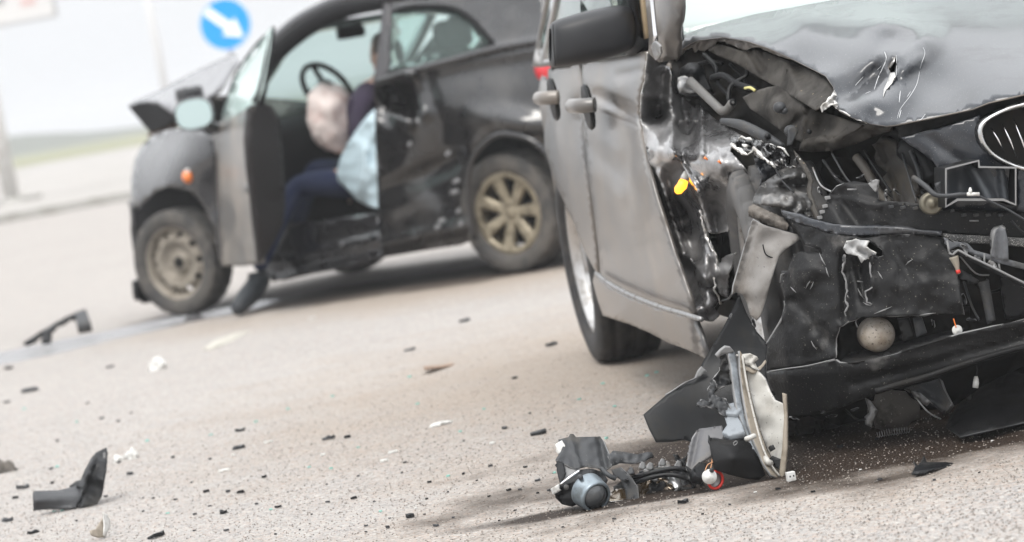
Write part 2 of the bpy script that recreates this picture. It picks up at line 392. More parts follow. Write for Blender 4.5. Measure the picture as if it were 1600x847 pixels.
# kerb between the road and the verge
km = mat('concrete_kerb', (.36, .35, .33), .85, dirt=(.24, .23, .2), dscale=4)
kb = obj('kerb', (lambda a, c: ([(a[0], a[1], -.01), (c[0], c[1], -.01), (a[0], a[1] + .3, -.01), (c[0], c[1] + .3, -.01), (a[0], a[1], .13), (c[0], c[1], .13), (a[0], a[1] + .3, .13), (c[0], c[1] + .3, .13)],
        [(0, 1, 5, 4), (2, 6, 7, 3), (4, 5, 7, 6), (0, 4, 6, 2), (1, 3, 7, 5)]))((-60, 48.45), (60, 48.45)), km, None, False); kb['kind'] = 'structure'
rnd = random.Random(5)
# low wooded hill far off
hv, hf = [], []; nx, ny = 60, 10
for j in range(ny):
    for i in range(nx):
        x = -160 + i * 3.5; y = 330 + j * 9
        h = 2.6 * math.sin(math.pi * j / (ny - 1)) * math.exp(-((x + 62) / 16) ** 2) + .6 * math.sin(math.pi * j / (ny - 1)) * (1 + noise.noise(Vector((x / 14, y / 14, 0))))
        hv.append((x, y, -.3 + max(0, h)))
for j in range(ny - 1):
    for i in range(nx - 1): hf.append((j * nx + i, j * nx + i + 1, (j + 1) * nx + i + 1, (j + 1) * nx + i))
hl = obj('hill', (hv, hf), mat('far_wooded_hill', (.07, .08, .05), .95), None); hl['kind'] = 'structure'
# ------------------------------------------------------------------ signs and posts behind the crash
galv = mat('galvanised_post', (.42, .42, .42), .5, .5)
blue = mat('blue_sign_face', (.0, .30, .86), .35)
signw = mat('white_sign_film', (.85, .86, .88), .35)
def round_sign():
    Zs = 41.0; c = WORLD.at(352, 38, Zs); Rr = .335
    t = empty('road_sign', (c[0], c[1], 0)); tag(t, 'round blue sign with white arrow pointing down to the right on a post', 'road sign')
    h = c[2]
    tube('post', [(0, .06, -.01), (0, .06, h + .3)], .035, galv, t, 12, 0)
    obj('sign_plate', join(lathe([(0, .02), (Rr, .02), (Rr, 0), (Rr * .99, 0)], 64, 'y', (0, 0, h)), lathe([(Rr * .99, 0), (Rr * .95, -.002), (0, -.002)], 64, 'y', (0, 0, h))), blue, t, False)
    obj('sign_border', lathe([(Rr * .985, -.0025), (Rr * .985, -.005), (Rr * .955, -.005), (Rr * .955, -.0025)], 64, 'y', (0, 0, h)), signw, t, False)
    a = math.radians(-45); u = np.array([math.cos(a), 0, math.sin(a)]); v = np.array([-math.sin(a), 0, math.cos(a)])
    ar = [(-.3, .058), (.05, .058), (.05, .14), (.29, 0), (.05, -.14), (.05, -.058), (-.3, -.058)]
    p = [np.array([0, -.006, h]) + u * q[0] + v * q[1] for q in ar]
    o = obj('arrow', (p, [(0, 1, 5, 6), (2, 3, 4)]), signw, t, False); solid(o, .003)
round_sign()
def lamp_post():
    b = WORLD.at(262, 160, 75); t = empty('lamp_post', (b[0], b[1], 0)); tag(t, 'thin grey lamp post in the haze behind the round sign', 'lamp post')
    tube('pole', [(0, 0, -.01), (0, 0, 4), (0, 0, 9)], [.11, .09, .06], mat('pale_pole_paint', (.7, .7, .7), .5), t, 12, 0)
    tube('arm', [(0, 0, 9), (.3, 0, 9.3), (1.4, 0, 9.45)], .04, galv, t, 8)
    box('lamp_head', (1.7, 0, 9.45), (.7, .25, .12), galv, t)
    obj('base', lathe([(0, 0), (.2, 0), (.2, .05), (.13, .35), (.11, .35)], 16, 'z'), galv, t)
lamp_post()
def billboard():
    g = ground(20, 318); t = empty('billboard', (g[0], g[1], 0)); tag(t, 'pale billboard panel on a thick grey post beside the road', 'billboard')
    Zb = g[1]; pm = mat('pale_painted_post', (.55, .54, .52), .6, dirt=(.4, .38, .35), dscale=5); bm_ = mat('pale_board', (.62, .61, .6), .6)
    tube('post', [(0, 0, -.01), (0, 0, 3.4)], .16, pm, t, 16, 0)
    obj('footing', lathe([(0, .12), (.3, .12), (.4, 0)], 20, 'z'), km, t)
    k = FPX / Zb; top = WORLD.at(0, 42, Zb)[2]
    box('panel', (-.15, -.25, top + 1.3), (3.5, .1, 2.0 + .6), bm_, t)
    for dz in (-1.3, 1.3): box('frame_rail', (-.15, -.25, top + 1.3 + dz), (3.56, .14, .06), galv, t)
    for dx in (-1.75, 1.75): box('frame_stile', (-.15 + dx, -.25, top + 1.3), (.06, .14, 2.54), galv, t)
    box('dark_patch', (.42, -.305, top + .55), (.45, .012, .3), mat('grey_print', (.3, .3, .3), .6), t, None, 0)
    box('red_patch', (1.1, -.305, top + .35), (.3, .012, .12), mat('faded_red_print', (.6, .42, .4), .6), t, None, 0)
billboard()
def island():
    g = ground(20, 318); v, f = [], []; n = 40
    for i in range(n):
        a = 2 * math.pi * i / n; x, y = g[0] - .4 + 1.0 * math.cos(a), g[1] + .35 * math.sin(a)
        v += [(x, y, .004), (x, y, .1)]
    f = [(2 * i, 2 * ((i + 1) % n), 2 * ((i + 1) % n) + 1, 2 * i + 1) for i in range(n)] + [tuple(2 * i + 1 for i in range(n))]
    o = obj('traffic_island', (v, f), km, None, False); o['kind'] = 'structure'
island()
# ------------------------------------------------------------------ the grey suv, its right front corner torn off
S = Frame(1.404, 8.466, math.radians(-83.44))
suv = empty('crashed_suv', (1.404, 8.466, 0), math.radians(-83.44))
tag(suv, 'dark grey suv with its front corner torn open and bumper hanging off', 'car')
def T(name, outline, ctrl, m, th=.003, **k): return trace(name, outline, ctrl, m, k.pop('parent', suv), S, th, **k)
def BX(px): return float(np.interp(px, [1000, 1150, 1200, 1250, 1310, 1400, 1500, 1600, 1800], [.3, .35, .42, .52, .62, .7, .75, .78, .8]))
def fx(off=0.0, f=None): return lambda x, y: S.d(x, y, 'x', BX(x) + off + (f(x, y) if f else 0))
def flank(dn=None, base=-.93):
    def f(x, y):
        yy = base
        for _ in range(3):
            p = S.L(x, y, 'y', yy); z = p[2]; t = base + (.065 if z > .6 else .03) * ((z - .6) / .4) ** 2 + (.06 * (p[0] + 2.1) ** 2 if p[0] < -2.1 else 0)
            yy = .5 * yy + .5 * t
        return S.d(x, y, 'y', yy + (dn(x, y) if dn else 0))
    return f
# --- right flank
rear_dn = dent(('g', 868, 215, 9, 60, 0, -.006))
T('rear_door', [(856, 108), (880, 103), (907, 97), (909, 150), (911, 200), (916, 260), (924, 320), (934, 400), (936, 430), (928, 420), (912, 390), (897, 350), (884, 322), (872, 296), (860, 262), (851, 232), (850, 210), (854, 180), (856, 140)], flank(rear_dn), paint, .012, res=7)
door_dn = dent(('r', 915, 230, 1000, 300, 26, .004), ('r', 935, 150, 1002, 185, 16, .014), ('g', 985, 235, 22, 60, -10, .012), ('g', 988, 320, 14, 90, -4, .008), ('g', 1012, 280, 12, 80, -10, -.008), ('g', 955, 330, 30, 90, -15, -.004), ('n', 38, .003, 3), ('r', 968, 118, 1004, 110, 12, .006))
fd = T('front_door', [(909, 97), (935, 92), (975, 84), (1012, 80), (1010, 100), (1004, 128), (999, 150), (998, 178), (1003, 215), (1012, 262), (1022, 300), (1033, 335), (1052, 395), (1068, 440), (1078, 470), (1083, 492), (1060, 486), (1020, 474), (980, 458), (950, 442), (938, 430), (936, 400), (926, 320), (918, 260), (913, 200), (911, 150)], flank(door_dn), paint, .012, res=5)
T('sill', [(929, 424), (938, 434), (950, 446), (980, 462), (1020, 478), (1060, 490), (1085, 498), (1095, 525), (1106, 562), (1094, 556), (1070, 545), (1045, 536), (1015, 520), (985, 507), (960, 499), (942, 493), (934, 470), (926, 440)], flank(dent(('r', 1085, 500, 1095, 560, 8, .012), ('n', 40, .004, 4)), -.925), paint, .012, res=6)
ptube('side_moulding', [(934, 429, 'y', -.94), (952, 443, 'y', -.945), (985, 461, 'y', -.947), (1030, 479, 'y', -.947), (1070, 491, 'y', -.945), (1096, 499, 'y', -.94)], .0075, steel, suv, S, 8)
def handle(px, py, name='door_handle', parent=suv, sc=1.0):
    c = S.L(px, py, 'y', -.935); h = empty('x', (0, 0, 0)); bpy.data.objects.remove(h)
    o = obj(name, sweep(catmull([(c[0] - .12 * sc, c[1] + .01, c[2]), (c[0] - .10 * sc, c[1] - .035, c[2] + .004), (c[0], c[1] - .048, c[2] + .006), (c[0] + .09 * sc, c[1] - .038, c[2] + .004), (c[0] + .115 * sc, c[1], c[2])], 5, False), .023, 10), paint, parent)
    k = obj('handle_recess', lathe([(0, .006), (.066, .004), (.072, -.006), (.066, -.012), (0, .004)], 24, 'y', (c[0] + .02, c[1] - .004, c[2] - .005)), blackpl_clean, parent)
handle(921, 164); handle(867, 152, sc=.8)
# --- crumpled right fender
fen_out = [(1012, 82), (1022, 92), (1034, 100), (1046, 104), (1049, 125), (1053, 140), (1062, 148), (1078, 157), (1093, 165), (1108, 178), (1120, 188), (1138, 200), (1160, 212), (1186, 222), (1170, 224), (1150, 220), (1144, 228), (1140, 236),
           (1150, 246), (1160, 258), (1168, 272), (1157, 273), (1140, 270), (1139, 285), (1143, 305), (1150, 330), (1152, 345), (1140, 340), (1136, 330), (1140, 352), (1136, 362), (1118, 365), (1104, 362), (1110, 380), (1118, 398), (1124, 412), (1130, 402), (1150, 395), (1146, 410), (1138, 430), (1137, 448), (1137, 466), (1125, 460), (1116, 440), (1117, 460), (1121, 470), (1126, 474), (1116, 482), (1122, 488), (1125, 494), (1114, 502), (1098, 500), (1084, 492), (1077, 462), (1068, 430), (1056, 396), (1036, 338), (1025, 302), (1015, 262), (1006, 215), (1001, 178), (1002, 150), (1007, 128)]
fen_c = [(1012, 82, 'y', -.90), (1000, 165, 'y', -.93), (1015, 262, 'y', -.91), (1056, 396, 'y', -.9), (1084, 492, 'y', -.91), (1049, 110, 'x', -.58), (1093, 165, 'x', -.42), (1140, 202, 'x', -.16), (1186, 222, 'x', .1), (1168, 272, 'x', .06), (1110, 245, 'x', .0), (1060, 250, 'x', -.26), (1150, 335, 'x', -.1), (1124, 412, 'x', -.3), (1125, 490, 'x', -.34), (1090, 340, 'x', -.34), (1030, 170, 'x', -.56), (1040, 235, 'x', -.4), (1060, 400, 'x', -.5)]
fen_dn = dent(('r', 1048, 112, 1050, 250, 15, -.10), ('g', 1024, 166, 19, 17, 0, .13), ('r', 1003, 147, 1046, 158, 7, -.07), ('g', 1077, 200, 16, 34, -4, .15), ('r', 1096, 170, 1096, 240, 9, -.07), ('g', 1028, 225, 14, 26, -10, -.06),
              ('r', 1055, 238, 1092, 300, 7, -.09), ('g', 1062, 268, 18, 20, 0, .12), ('r', 1092, 300, 1122, 400, 9, -.09), ('g', 1065, 340, 22, 46, -15, .13), ('r', 1030, 270, 1070, 400, 9, -.08), ('g', 1125, 320, 16, 30, -8, .06),
              ('r', 1070, 395, 1108, 440, 12, -.07), ('g', 1100, 400, 9, 30, -12, -.05), ('g', 1028, 244, 16, 26, 0, -.12), ('r', 1005, 185, 1048, 182, 9, .05), ('g', 1020, 118, 14, 20, 0, -.06), ('g', 1100, 430, 14, 24, 0, -.08), ('v', 34, .02, 2), ('n', 20, .018, 8), ('g', 1110, 470, 16, 18, 0, -.05))
T('front_fender', fen_out, fen_c, paint_scuff_sky, .003, res=4.0, dn=fen_dn, jag=.7, rim=baremetal)
# curled bare metal along the tear
def curl(pts, r, m=baremetal, name='torn_metal_edge', jit=2.0, seed=1, parent=suv):
    q = random.Random(seed); pp = []
    for i in range(len(pts) - 1):
        a, c = pts[i], pts[i + 1]; n = max(2, int(math.hypot(a[0] - c[0], a[1] - c[1]) / 5))
        for k in range(n):
            t = k / n; pp.append((a[0] + (c[0] - a[0]) * t + q.uniform(-jit, jit), a[1] + (c[1] - a[1]) * t + q.uniform(-jit, jit), a[2], a[3] + (c[3] - a[3]) * t + q.uniform(-.008, .008)))
    pp.append(pts[-1]); P = [S.L(*u) for u in pp]
    return obj(name, sweep(P, [r * q.uniform(.35, 1.25) for _ in P], 6), m, parent)
curl([(1092, 305, 'x', -.32), (1100, 360, 'x', -.3), (1110, 385, 'x', -.28), (1118, 402, 'x', -.27), (1124, 425, 'x', -.27)], .0045, seed=3)
curl([(1117, 435, 'x', -.25), (1117, 455, 'x', -.25), (1126, 474, 'x', -.27)], .004, seed=4)
curl([(1055, 240, 'x', -.42), (1075, 268, 'x', -.4), (1090, 300, 'x', -.36)], .0025, seed=5, jit=.6)
# side indicator bulb still lit, dangling from the fender
em = mat('lit_amber_bulb', (1.0, .36, .02), .4, emit=1.5)
bc = S.L(1066, 290, 'x', -.25); bs = S.L(1072, 272, 'x', -.25)
ax_ = Vector(bs) - Vector(bc)
obj('indicator_bulb', sweep([Vector(bc) - ax_ * .55 + Vector((0, -.012, 0)), Vector(bc) - ax_ * .4 + Vector((0, -.008, 0)), Vector(bc), Vector(bc) + ax_ * .45, Vector(bc) + ax_ * .5], [.005, .012, .0135, .012, .005], 14), em, suv)
obj('bulb_socket', sweep([Vector(bc) + ax_ * .5, Vector(bc) + ax_ * .75, Vector(bs) + ax_ * .2], [.012, .011, .008], 12), white, suv)
for a, c in (((1100, 246, 'x', .02), (1106, 250, 'x', .02)), ((1122, 251, 'x', .06), (1127, 256, 'x', .06))):
    ptube('amber_lens_chip', [a, c], [.004, .002], amber, suv, S, 5, 0)
# --- A pillar, mirror, side glass
def ysd(z): return .93 - max(0, z - .95) * .40 - (.05 if z < .24 else 0)
def side(name, out, m, sgn=-1, th=.02, holes=(), res=.09, off=0, parent=suv):
    vs, fs = sheet(out, holes, res)
    v = [(x, sgn * (ysd(z) + off - (.06 * max(0, -2.3 - x) ** 2 if x < -2.3 else 0) - (.16 * max(0, x - .1) ** 2 if x > .1 else 0)), z) for x, z in vs]
    o = obj(name, (v, fs), m, parent); me = o.data
    s = sum(p.normal.y * p.area for p in me.polygons)
    if s * sgn < 0: me.flip_normals()
    solid(o, th); return o
def arch(cx, r=.42, n=14): return [(cx - r * math.cos(math.pi * i / n), .36 + r * math.sin(math.pi * i / n)) for i in range(n + 1)]
low = [(-3.55, .3), (-3.22, .27)] + [q for q in arch(-2.795) if q[1] >= .355] + [(-2.37, .22), (-.43, .22)] + arch(0) + [(.5, .25), (.8, .28), (.84, .5), (.8, .74), (.7, .8), (.2, .95), (-.5, 1.04), (-3.5, 1.06), (-3.62, .7)]
side('left_flank', low, paint, 1)
up = [(-.5, 1.045), (-.62, 1.1), (-1.25, 1.56), (-1.6, 1.64), (-3.1, 1.62), (-3.45, 1.25), (-3.5, 1.065)]
wins = [[(-.82, 1.08), (-1.32, 1.5), (-1.7, 1.55), (-1.74, 1.08)], [(-1.84, 1.08), (-1.84, 1.56), (-2.55, 1.54), (-2.66, 1.08)], [(-2.76, 1.08), (-2.66, 1.53), (-3.05, 1.5), (-3.25, 1.12)]]
for sg, nm in ((1, 'left_pillars'), (-1, 'right_pillars')):
    upo = up if sg == 1 else [(-.78, 1.06)] + up[2:]
    if sg == 1: side(nm, up, paint, sg, holes=wins)
    else: side(nm, [(-.86, 1.062), (-.75, 1.08), (-1.28, 1.575), (-1.6, 1.64), (-3.1, 1.62), (-3.45, 1.25), (-3.5, 1.062)], paint, sg, holes=wins)
for wq in wins:
    side('side_window', wq, glass, 1, .004, off=-.01)
for wq in wins[1:]: side('side_window', wq, glass, -1, .004, off=-.01)
side('rear_quarter', [(-3.55, .3), (-3.22, .27)] + [q for q in arch(-2.795) if q[1] >= .355 and q[0] < -2.6] + [(-2.6, .8), (-2.6, 1.0), (-3.5, 1.02), (-3.62, .7)], paint, -1, off=-.045)
# roof, screens, tail
def xg(st): return [[(x, y, z) for y in np.linspace(-hw, hw, 5)] for x, z, hw in st]
def crown(rows, c):
    return [[(p[0], p[1], p[2] + c * (1 - (p[1] / max(abs(rw[0][1]), .01)) ** 2)) for p in rw] for rw in rows]
o = obj('roof', grid(crown(xg([(-1.27, 1.575, .62), (-1.6, 1.64, .61), (-2.4, 1.66, .61), (-3.1, 1.62, .6)]), .05)), paint, suv); solid(o, .02)
o = obj('windscreen', grid([[(-.70 + .1 * (1 - (y / .76) ** 2), y, 1.07) for y in np.linspace(-.76, .76, 7)], [(-1.0 + .07 * (1 - (y / .69) ** 2), y, 1.33) for y in np.linspace(-.69, .69, 7)], [(-1.275 + .04 * (1 - (y / .615) ** 2), y, 1.58) for y in np.linspace(-.615, .615, 7)]]), screen, suv); solid(o, .005)
o = obj('tailgate', grid([[(-3.1, y, 1.62) for y in np.linspace(-.6, .6, 4)], [(-3.47, y, 1.2) for y in np.linspace(-.7, .7, 4)], [(-3.6, y, .7) for y in np.linspace(-.78, .78, 4)], [(-3.55, y, .3) for y in np.linspace(-.78, .78, 4)]]), paint, suv); solid(o, .02)
box('floor_pan', (-1.6, 0, .3), (3.6, 1.5, .06), darkmetal, suv)
obj('dashboard', grid([[(-.72, y, 1.0) for y in (-.7, 0, .7)], [(-.95, y, 1.02) for y in (-.7, 0, .7)], [(-1.1, y, .85) for y in (-.7, 0, .7)], [(-1.0, y, .5) for y in (-.7, 0, .7)]]), interior, suv)
for yy in (-.38, .38):
    box('seat', (-1.75, yy, .62), (.5, .5, .16), interior, suv, None, .05); box('seat_back', (-2.0, yy, 1.0), (.14, .48, .68), interior, suv, Matrix.Rotation(-.2, 3, 'Y'), .05)
# pillar trims seen beside the mirror
PA = fx
T('door_window_frame', [(953, -40), (981, -40), (990, 30), (995, 84), (975, 86), (966, 40)], ('y', -.86), blackpl_clean, .02, res=12)
T('pillar_inner_trim', [(996, -40), (1003, -40), (1010, 60), (1003, 62)], ('y', -.835), mat('tan_trim', (.42, .32, .2), .7), .01, res=12)
T('a_pillar', [(1005, -45), (1062, -45), (1063, 30), (1063, 62), (1058, 92), (1030, 98), (1013, 84), (1014, 60), (1010, 20)], [(1005, -45, 'y', -.82), (1013, 84, 'y', -.86), (1040, -45, 'y', -.83), (1062, -45, 'y', -.79), (1063, 62, 'y', -.815), (1036, 60, 'y', -.855)], paint, .02, res=8)
ptube('pillar_strip', [(1016, -45, 'y', -.865), (1020, 10, 'y', -.875), (1025, 64, 'y', -.885)], .0065, chrome, suv, S, 8)
T('torn_hinge_plate', [(1018, 68), (1024, 64), (1031, 70), (1033, 80), (1028, 92), (1023, 94), (1019, 82)], ('y', -.9), steel, .004, res=4, dn=dent(('v', 9, .05, 1)), jag=.8)
ptube('screen_seal', [(1060, -45, 'y', -.72), (1063, 20, 'y', -.74), (1066, 62, 'y', -.76)], .006, blackpl_clean, suv, S, 6)
T('front_door_glass', [(905, -45), (955, -45), (968, 40), (976, 86), (940, 92), (909, 97)], ('y', -.885), glass, .004, res=20)
# mirror: shell as rings across its width
mc = lambda px, py, x: S.L(px, py, 'x', x)
rings = []
for px, yt, yb, fr_, bk in ((859, 44, 97, .035, -.02), (861, 38, 103, .065, -.045), (868, 32, 105, .085, -.06), (895, 23, 102, .105, -.065), (930, 14, 96, .11, -.065), (960, 9, 88, .105, -.06), (980, 10, 80, .085, -.05), (990, 20, 70, .05, -.03), (993, 32, 62, .02, -.015)):
    t_ = S.L(px, yt, 'x', -.78); b_ = S.L(px, yb, 'x', -.78); z0, z1, yy = b_[2], t_[2], t_[1]; h = (z1 - z0) / 2; zc = (z1 + z0) / 2; ring = []
    for k in range(16):
        a = 2 * math.pi * k / 16; c_, s_ = math.cos(a), math.sin(a); sq = lambda u: math.copysign(abs(u) ** .62, u)
        ring.append((-.78 + (fr_ if c_ > 0 else -bk) * sq(c_), yy + (b_[1] - t_[1]) * (.5 - .5 * sq(s_)), zc + h * sq(s_)))
    rings.append(ring)
mv, mf = grid(rings, 3, True); nn = 48
mf.append(tuple(range(nn))); mf.append(tuple(range(len(mv) - 1, len(mv) - 1 - nn, -1)))
mir = obj('wing_mirror', (mv, mf), mirrorpl, suv)
ptube('mirror_seam', [(864, 38, 'x', -.70), (865, 70, 'x', -.69), (868, 103, 'x', -.71)], .0016, blackpl_clean, mir, S, 5)
T('mirror_glass', [(866, 45), (950, 22), (975, 30), (970, 78), (868, 96)], ('x', -.845), chrome, .004, res=20, parent=mir)
obj('mirror_foot', sweep([mc(985, 62, -.78), mc(1000, 62, -.79), mc(1016, 64, -.8)], [.045, .04, .05], 12), mirrorpl, mir)
# --- wheels
def tyre(R, W, n=96, deep=.009, sip=4):
    half = W / 2; prof = [(R * .68, -half * .78), (R * .74, -half * .98), (R * .86, -half), (R * .95, -half * .93)]
    tr = []
    for u, lo in ((-.86, 0), (-.6, 0), (-.56, 1), (-.48, 1), (-.44, 0), (-.16, 0), (-.12, 1), (-.03, 1), (.0, 0), (.03, 0), (.12, 1), (.16, 0), (.44, 0), (.48, 1), (.56, 1), (.6, 0), (.86, 0)):
        tr.append((R - lo * deep - .012 * abs(u) ** 3, u * half))
    prof = prof + tr + [(r_, -h) for r_, h in reversed(prof)]
    v, f = lathe(prof, n, 'y'); m = len(prof); v = [list(q) for q in v]
    for i in range(n):
        for k in range(4, 4 + len(tr)):
            if (i + k // 3) % sip == 0:
                s = 1 - deep * .8 / R; v[i * m + k][0] *= s; v[i * m + k][2] *= s
    return v, f
def rim_disc(R, nsp, dish=.03, sc=.55, ri=.3, ro=.86, wfrac=.6, res=.03):
    holes = []
    for k in range(nsp):
        a0 = 2 * math.pi * k / nsp; w_ = 2 * math.pi / nsp * wfrac / 2; h = []
        for t in np.linspace(-1, 1, 5): h.append((R * ro * math.cos(a0 + t * w_), R * ro * math.sin(a0 + t * w_)))
        h.append((R * ri * math.cos(a0 + w_ * .25), R * ri * math.sin(a0 + w_ * .25))); h.append((R * ri * math.cos(a0 - w_ * .25), R * ri * math.sin(a0 - w_ * .25)))
        holes.append(h)
    outl = [(R * math.cos(2 * math.pi * i / 48), R * math.sin(2 * math.pi * i / 48)) for i in range(48)]
    vs, fs = sheet(outl, holes, res)
    return [(x, dish * (1 - (math.hypot(x, y) / R)) - .0, y) for x, y in vs], fs
treadm = mat('dusty_lit_tread_rubber', (.075, .073, .072), .75, dirt=(.12, .112, .105), dscale=25)  # dusty, and lighter than the other tyres to paint in frontal light
def wheel(parent, c, R, W, sgn, kind, tm, rm, steer=0):
    w_ = empty('wheel', c, steer); w_.parent = parent
    obj('tyre', tyre(R, W, *((90, .02, 3) if tm is treadm else ())), tm, w_)
    Rr = R * .69; h = W * .40
    obj('rim', lathe([(Rr * .99, -h), (Rr * 1.02, -h - .004), (Rr * .95, -h), (Rr * .9, -h * .4), (Rr * .88, h * .6), (Rr * .98, h), (Rr * 1.01, h)], 48), rm, w_)
    if kind == 'steel':
        outl = [(Rr * .97 * math.cos(2 * math.pi * i / 48), Rr * .97 * math.sin(2 * math.pi * i / 48)) for i in range(48)]
        holes = [[(Rr * .76 * math.cos(a) + .018 * math.cos(t), Rr * .76 * math.sin(a) + .018 * math.sin(t)) for t in np.linspace(0, 6.28, 9)[:-1]] for a in np.linspace(0, 2 * math.pi, 11)[:-1]]
        vs, fs = sheet(outl, holes, .016)
        def pr(r): return float(np.interp(r / Rr, [0, .2, .3, .45, .6, .7, .85, 1], [-.01, -.01, -.028, -.022, .012, .01, -.015, -.02]))
        o = obj('wheel_disc', ([(x, sgn * (h * .55 + pr(math.hypot(x, y))), y) for x, y in vs], fs), rm, w_); solid(o, .006)
        obj('hub', lathe([(0, sgn * h * .62), (.03, sgn * h * .6), (.035, sgn * h * .4)], 20), darkmetal, w_)
    else:
        v, f = rim_disc(Rr, *kind); o = obj('spokes', ([(x, sgn * (h * .8 - abs(y) - .012), z) for x, y, z in v], f), rm, w_); solid(o, .03)
        obj('hub', lathe([(0, sgn * h * .86), (.03, sgn * h * .85), (.04, sgn * h * .5)], 20), rm, w_)
    obj('brake_disc', lathe([(0, -sgn * .01), (R * .4, -sgn * .01), (R * .4, -sgn * .03), (0, -sgn * .03)], 32), darkmetal, w_)
    return w_
for x, y, sg in ((0, -.77, -1), (0, .77, 1), (-2.795, -.77, -1), (-2.795, .77, 1)):
    fr_ = x == 0 and y < 0                                   # the damaged wheel is pushed back and turned in
    wheel(suv, (.03 if fr_ else x, -.70 if fr_ else (-.75 if y < 0 else y), .36), .36, .235, sg, (7,), treadm if fr_ else rubber, silveralloy, math.radians(-6) if x == 0 else 0)
for sg in (-1, 1):
    for cx in (-2.795, 0):
        v, f = [], []; n = 18
        for i in range(n + 1):
            a = math.pi * (-.08 + 1.16 * i / n)
            if cx == 0 and sg < 0: continue
            for yy in ((.9 if sg > 0 else .78), .55): v.append((cx - .43 * math.cos(a), sg * yy, .36 + .43 * math.sin(a)))
        k = len(v) // 2
        obj('wheel_housing', (v, [(2 * i, 2 * i + 1, 2 * i + 3, 2 * i + 2) for i in range(k - 1)]), darkmetal, suv)
for cx in (-2.795, 0): tube('axle', [(cx, -.7, .36), (cx, 0, .34), (cx, .7, .36)], .045, darkmetal, suv, 10, 0)
# ------------------------------------------------------------------ suv front end: hood, engine bay, grille, bumper
def LP(p): q = S.px(p); return (q[0], q[1], 'x', p[0])
rear_e = [(1066, 56, 'x', -.64), (1100, 42, 'x', -.62), (1180, 22, 'x', -.6), (1300, 0, 'x', -.6), (1400, -12, 'x', -.6), LP((-.62, .0, 1.11)), LP((-.62, .4, 1.09)), LP((-.6, .76, 1.02))]
left_e = [LP((-.1, .76, .97)), LP((.3, .74, .9)), LP((.6, .66, .82))]
front_e = [LP((.74, .45, .79)), LP((.8, .2, .79)), (1690, 128, 'x', .81), (1600, 147, 'x', .8), (1545, 160, 'x', .78), (1520, 170, 'x', .77), (1450, 185, 'x', .74), (1400, 195, 'x', .70), (1385, 197, 'x', .68), (1360, 193, 'x', .64), (1330, 183, 'x', .58), (1312, 173, 'x', .54)]
right_e = [(1303, 163, 'x', .5), (1305, 150, 'x', .46), (1302, 135, 'x', .41), (1290, 118, 'x', .35), (1270, 108, 'x', .26), (1230, 88, 'x', .1), (1200, 75, 'x', -.02), (1170, 65, 'x', -.14), (1130, 58, 'x', -.3), (1090, 63, 'x', -.45), (1075, 70, 'x', -.52), (1055, 85, 'x', -.6), (1045, 98, 'x', -.64)]
inner = [(1250, 42, 'x', -.1), (1310, 60, 'x', .08), (1380, 40, 'x', .14), (1500, 64, 'x', .28), (1600, 66, 'x', .33), LP((.35, .3, .96)), (1385, 120, 'x', .46), (1500, 120, 'x', .58), (1600, 110, 'x', .62), (1300, 95, 'x', .24), LP((.62, .3, .88))]
hood_out = [q[:2] for q in rear_e + left_e + front_e + right_e]
hood_dn = dent(('g', 1390, 66, 40, 22, 8, .05), ('r', 1400, 95, 1450, 60, 34, -.08), ('g', 1362, 160, 28, 22, 0, -.07), ('r', 1310, 150, 1395, 110, 26, .05), ('r', 1240, 24, 1420, 40, 18, -.05), ('g', 1460, 125, 44, 36, 20, .07), ('r', 1384, 128, 1438, 92, 14, -.04), ('r', 1330, 150, 1382, 96, 12, .03), ('n', 90, .02, 5), ('g', 1410, 140, 22, 40, 20, -.05))
hole = [(1399, 87), (1401, 96), (1398, 112), (1391, 113), (1387, 106), (1390, 99), (1395, 93)]
hood = T('hood', hood_out, rear_e + left_e + front_e + right_e + inner, hoodpaint, .004, res=8, dn=hood_dn, holes=[hole], rim=paint)
hdf = depthfn(S, rear_e + left_e + front_e + right_e + inner)
def on_hood(pts, r, m, name, lift=.0008):
    P = [S.at(x, y, hdf(x, y) + hood_dn(x, y) - lift) for x, y in catmull(pts, 5, False)]
    n = len(P); return obj(name, sweep(P, [r * .6 * (.3 + .7 * math.sin(math.pi * (i + .5) / n)) for i in range(n)], 5), m, hood)
scr = mat('bright_scratch', (.6, .61, .62), .5)
for pts, r in (([(1382, 81), (1385, 92), (1380, 105), (1372, 122), (1366, 140)], .0022), ([(1380, 100), (1368, 112), (1352, 127)], .0013), ([(1349, 120), (1338, 132), (1327, 145)], .0013), ([(1442, 74), (1445, 84), (1438, 105), (1433, 130), (1422, 150), (1407, 170), (1402, 185)], .0013), ([(1407, 142), (1406, 150), (1405, 160)], .0016), ([(1423, 143), (1417, 152)], .001), ([(1408, 172), (1405, 184)], .0016), ([(1400, 86), (1401, 100), (1400, 118), (1396, 130)], .001), ([(1446, 178), (1440, 186), (1436, 188)], .0012), ([(1360, 143), (1352, 146)], .001)):
    on_hood(pts, r, scr, 'scratch')
T('torn_hood_flap', [(1398, 113), (1399, 120), (1392, 132), (1384, 140), (1380, 151), (1381, 139), (1386, 128), (1391, 114)], lambda x, y: hdf(x, y) + hood_dn(x, y) - .012, baremetal, .002, res=3, dn=dent(('v', 8, .012, 3)), parent=hood)
T('torn_hood_flap', [(1399, 88), (1397, 96), (1390, 107), (1388, 104), (1390, 98), (1394, 92)], lambda x, y: hdf(x, y) + hood_dn(x, y) + .006, baremetal, .002, res=3, parent=hood)
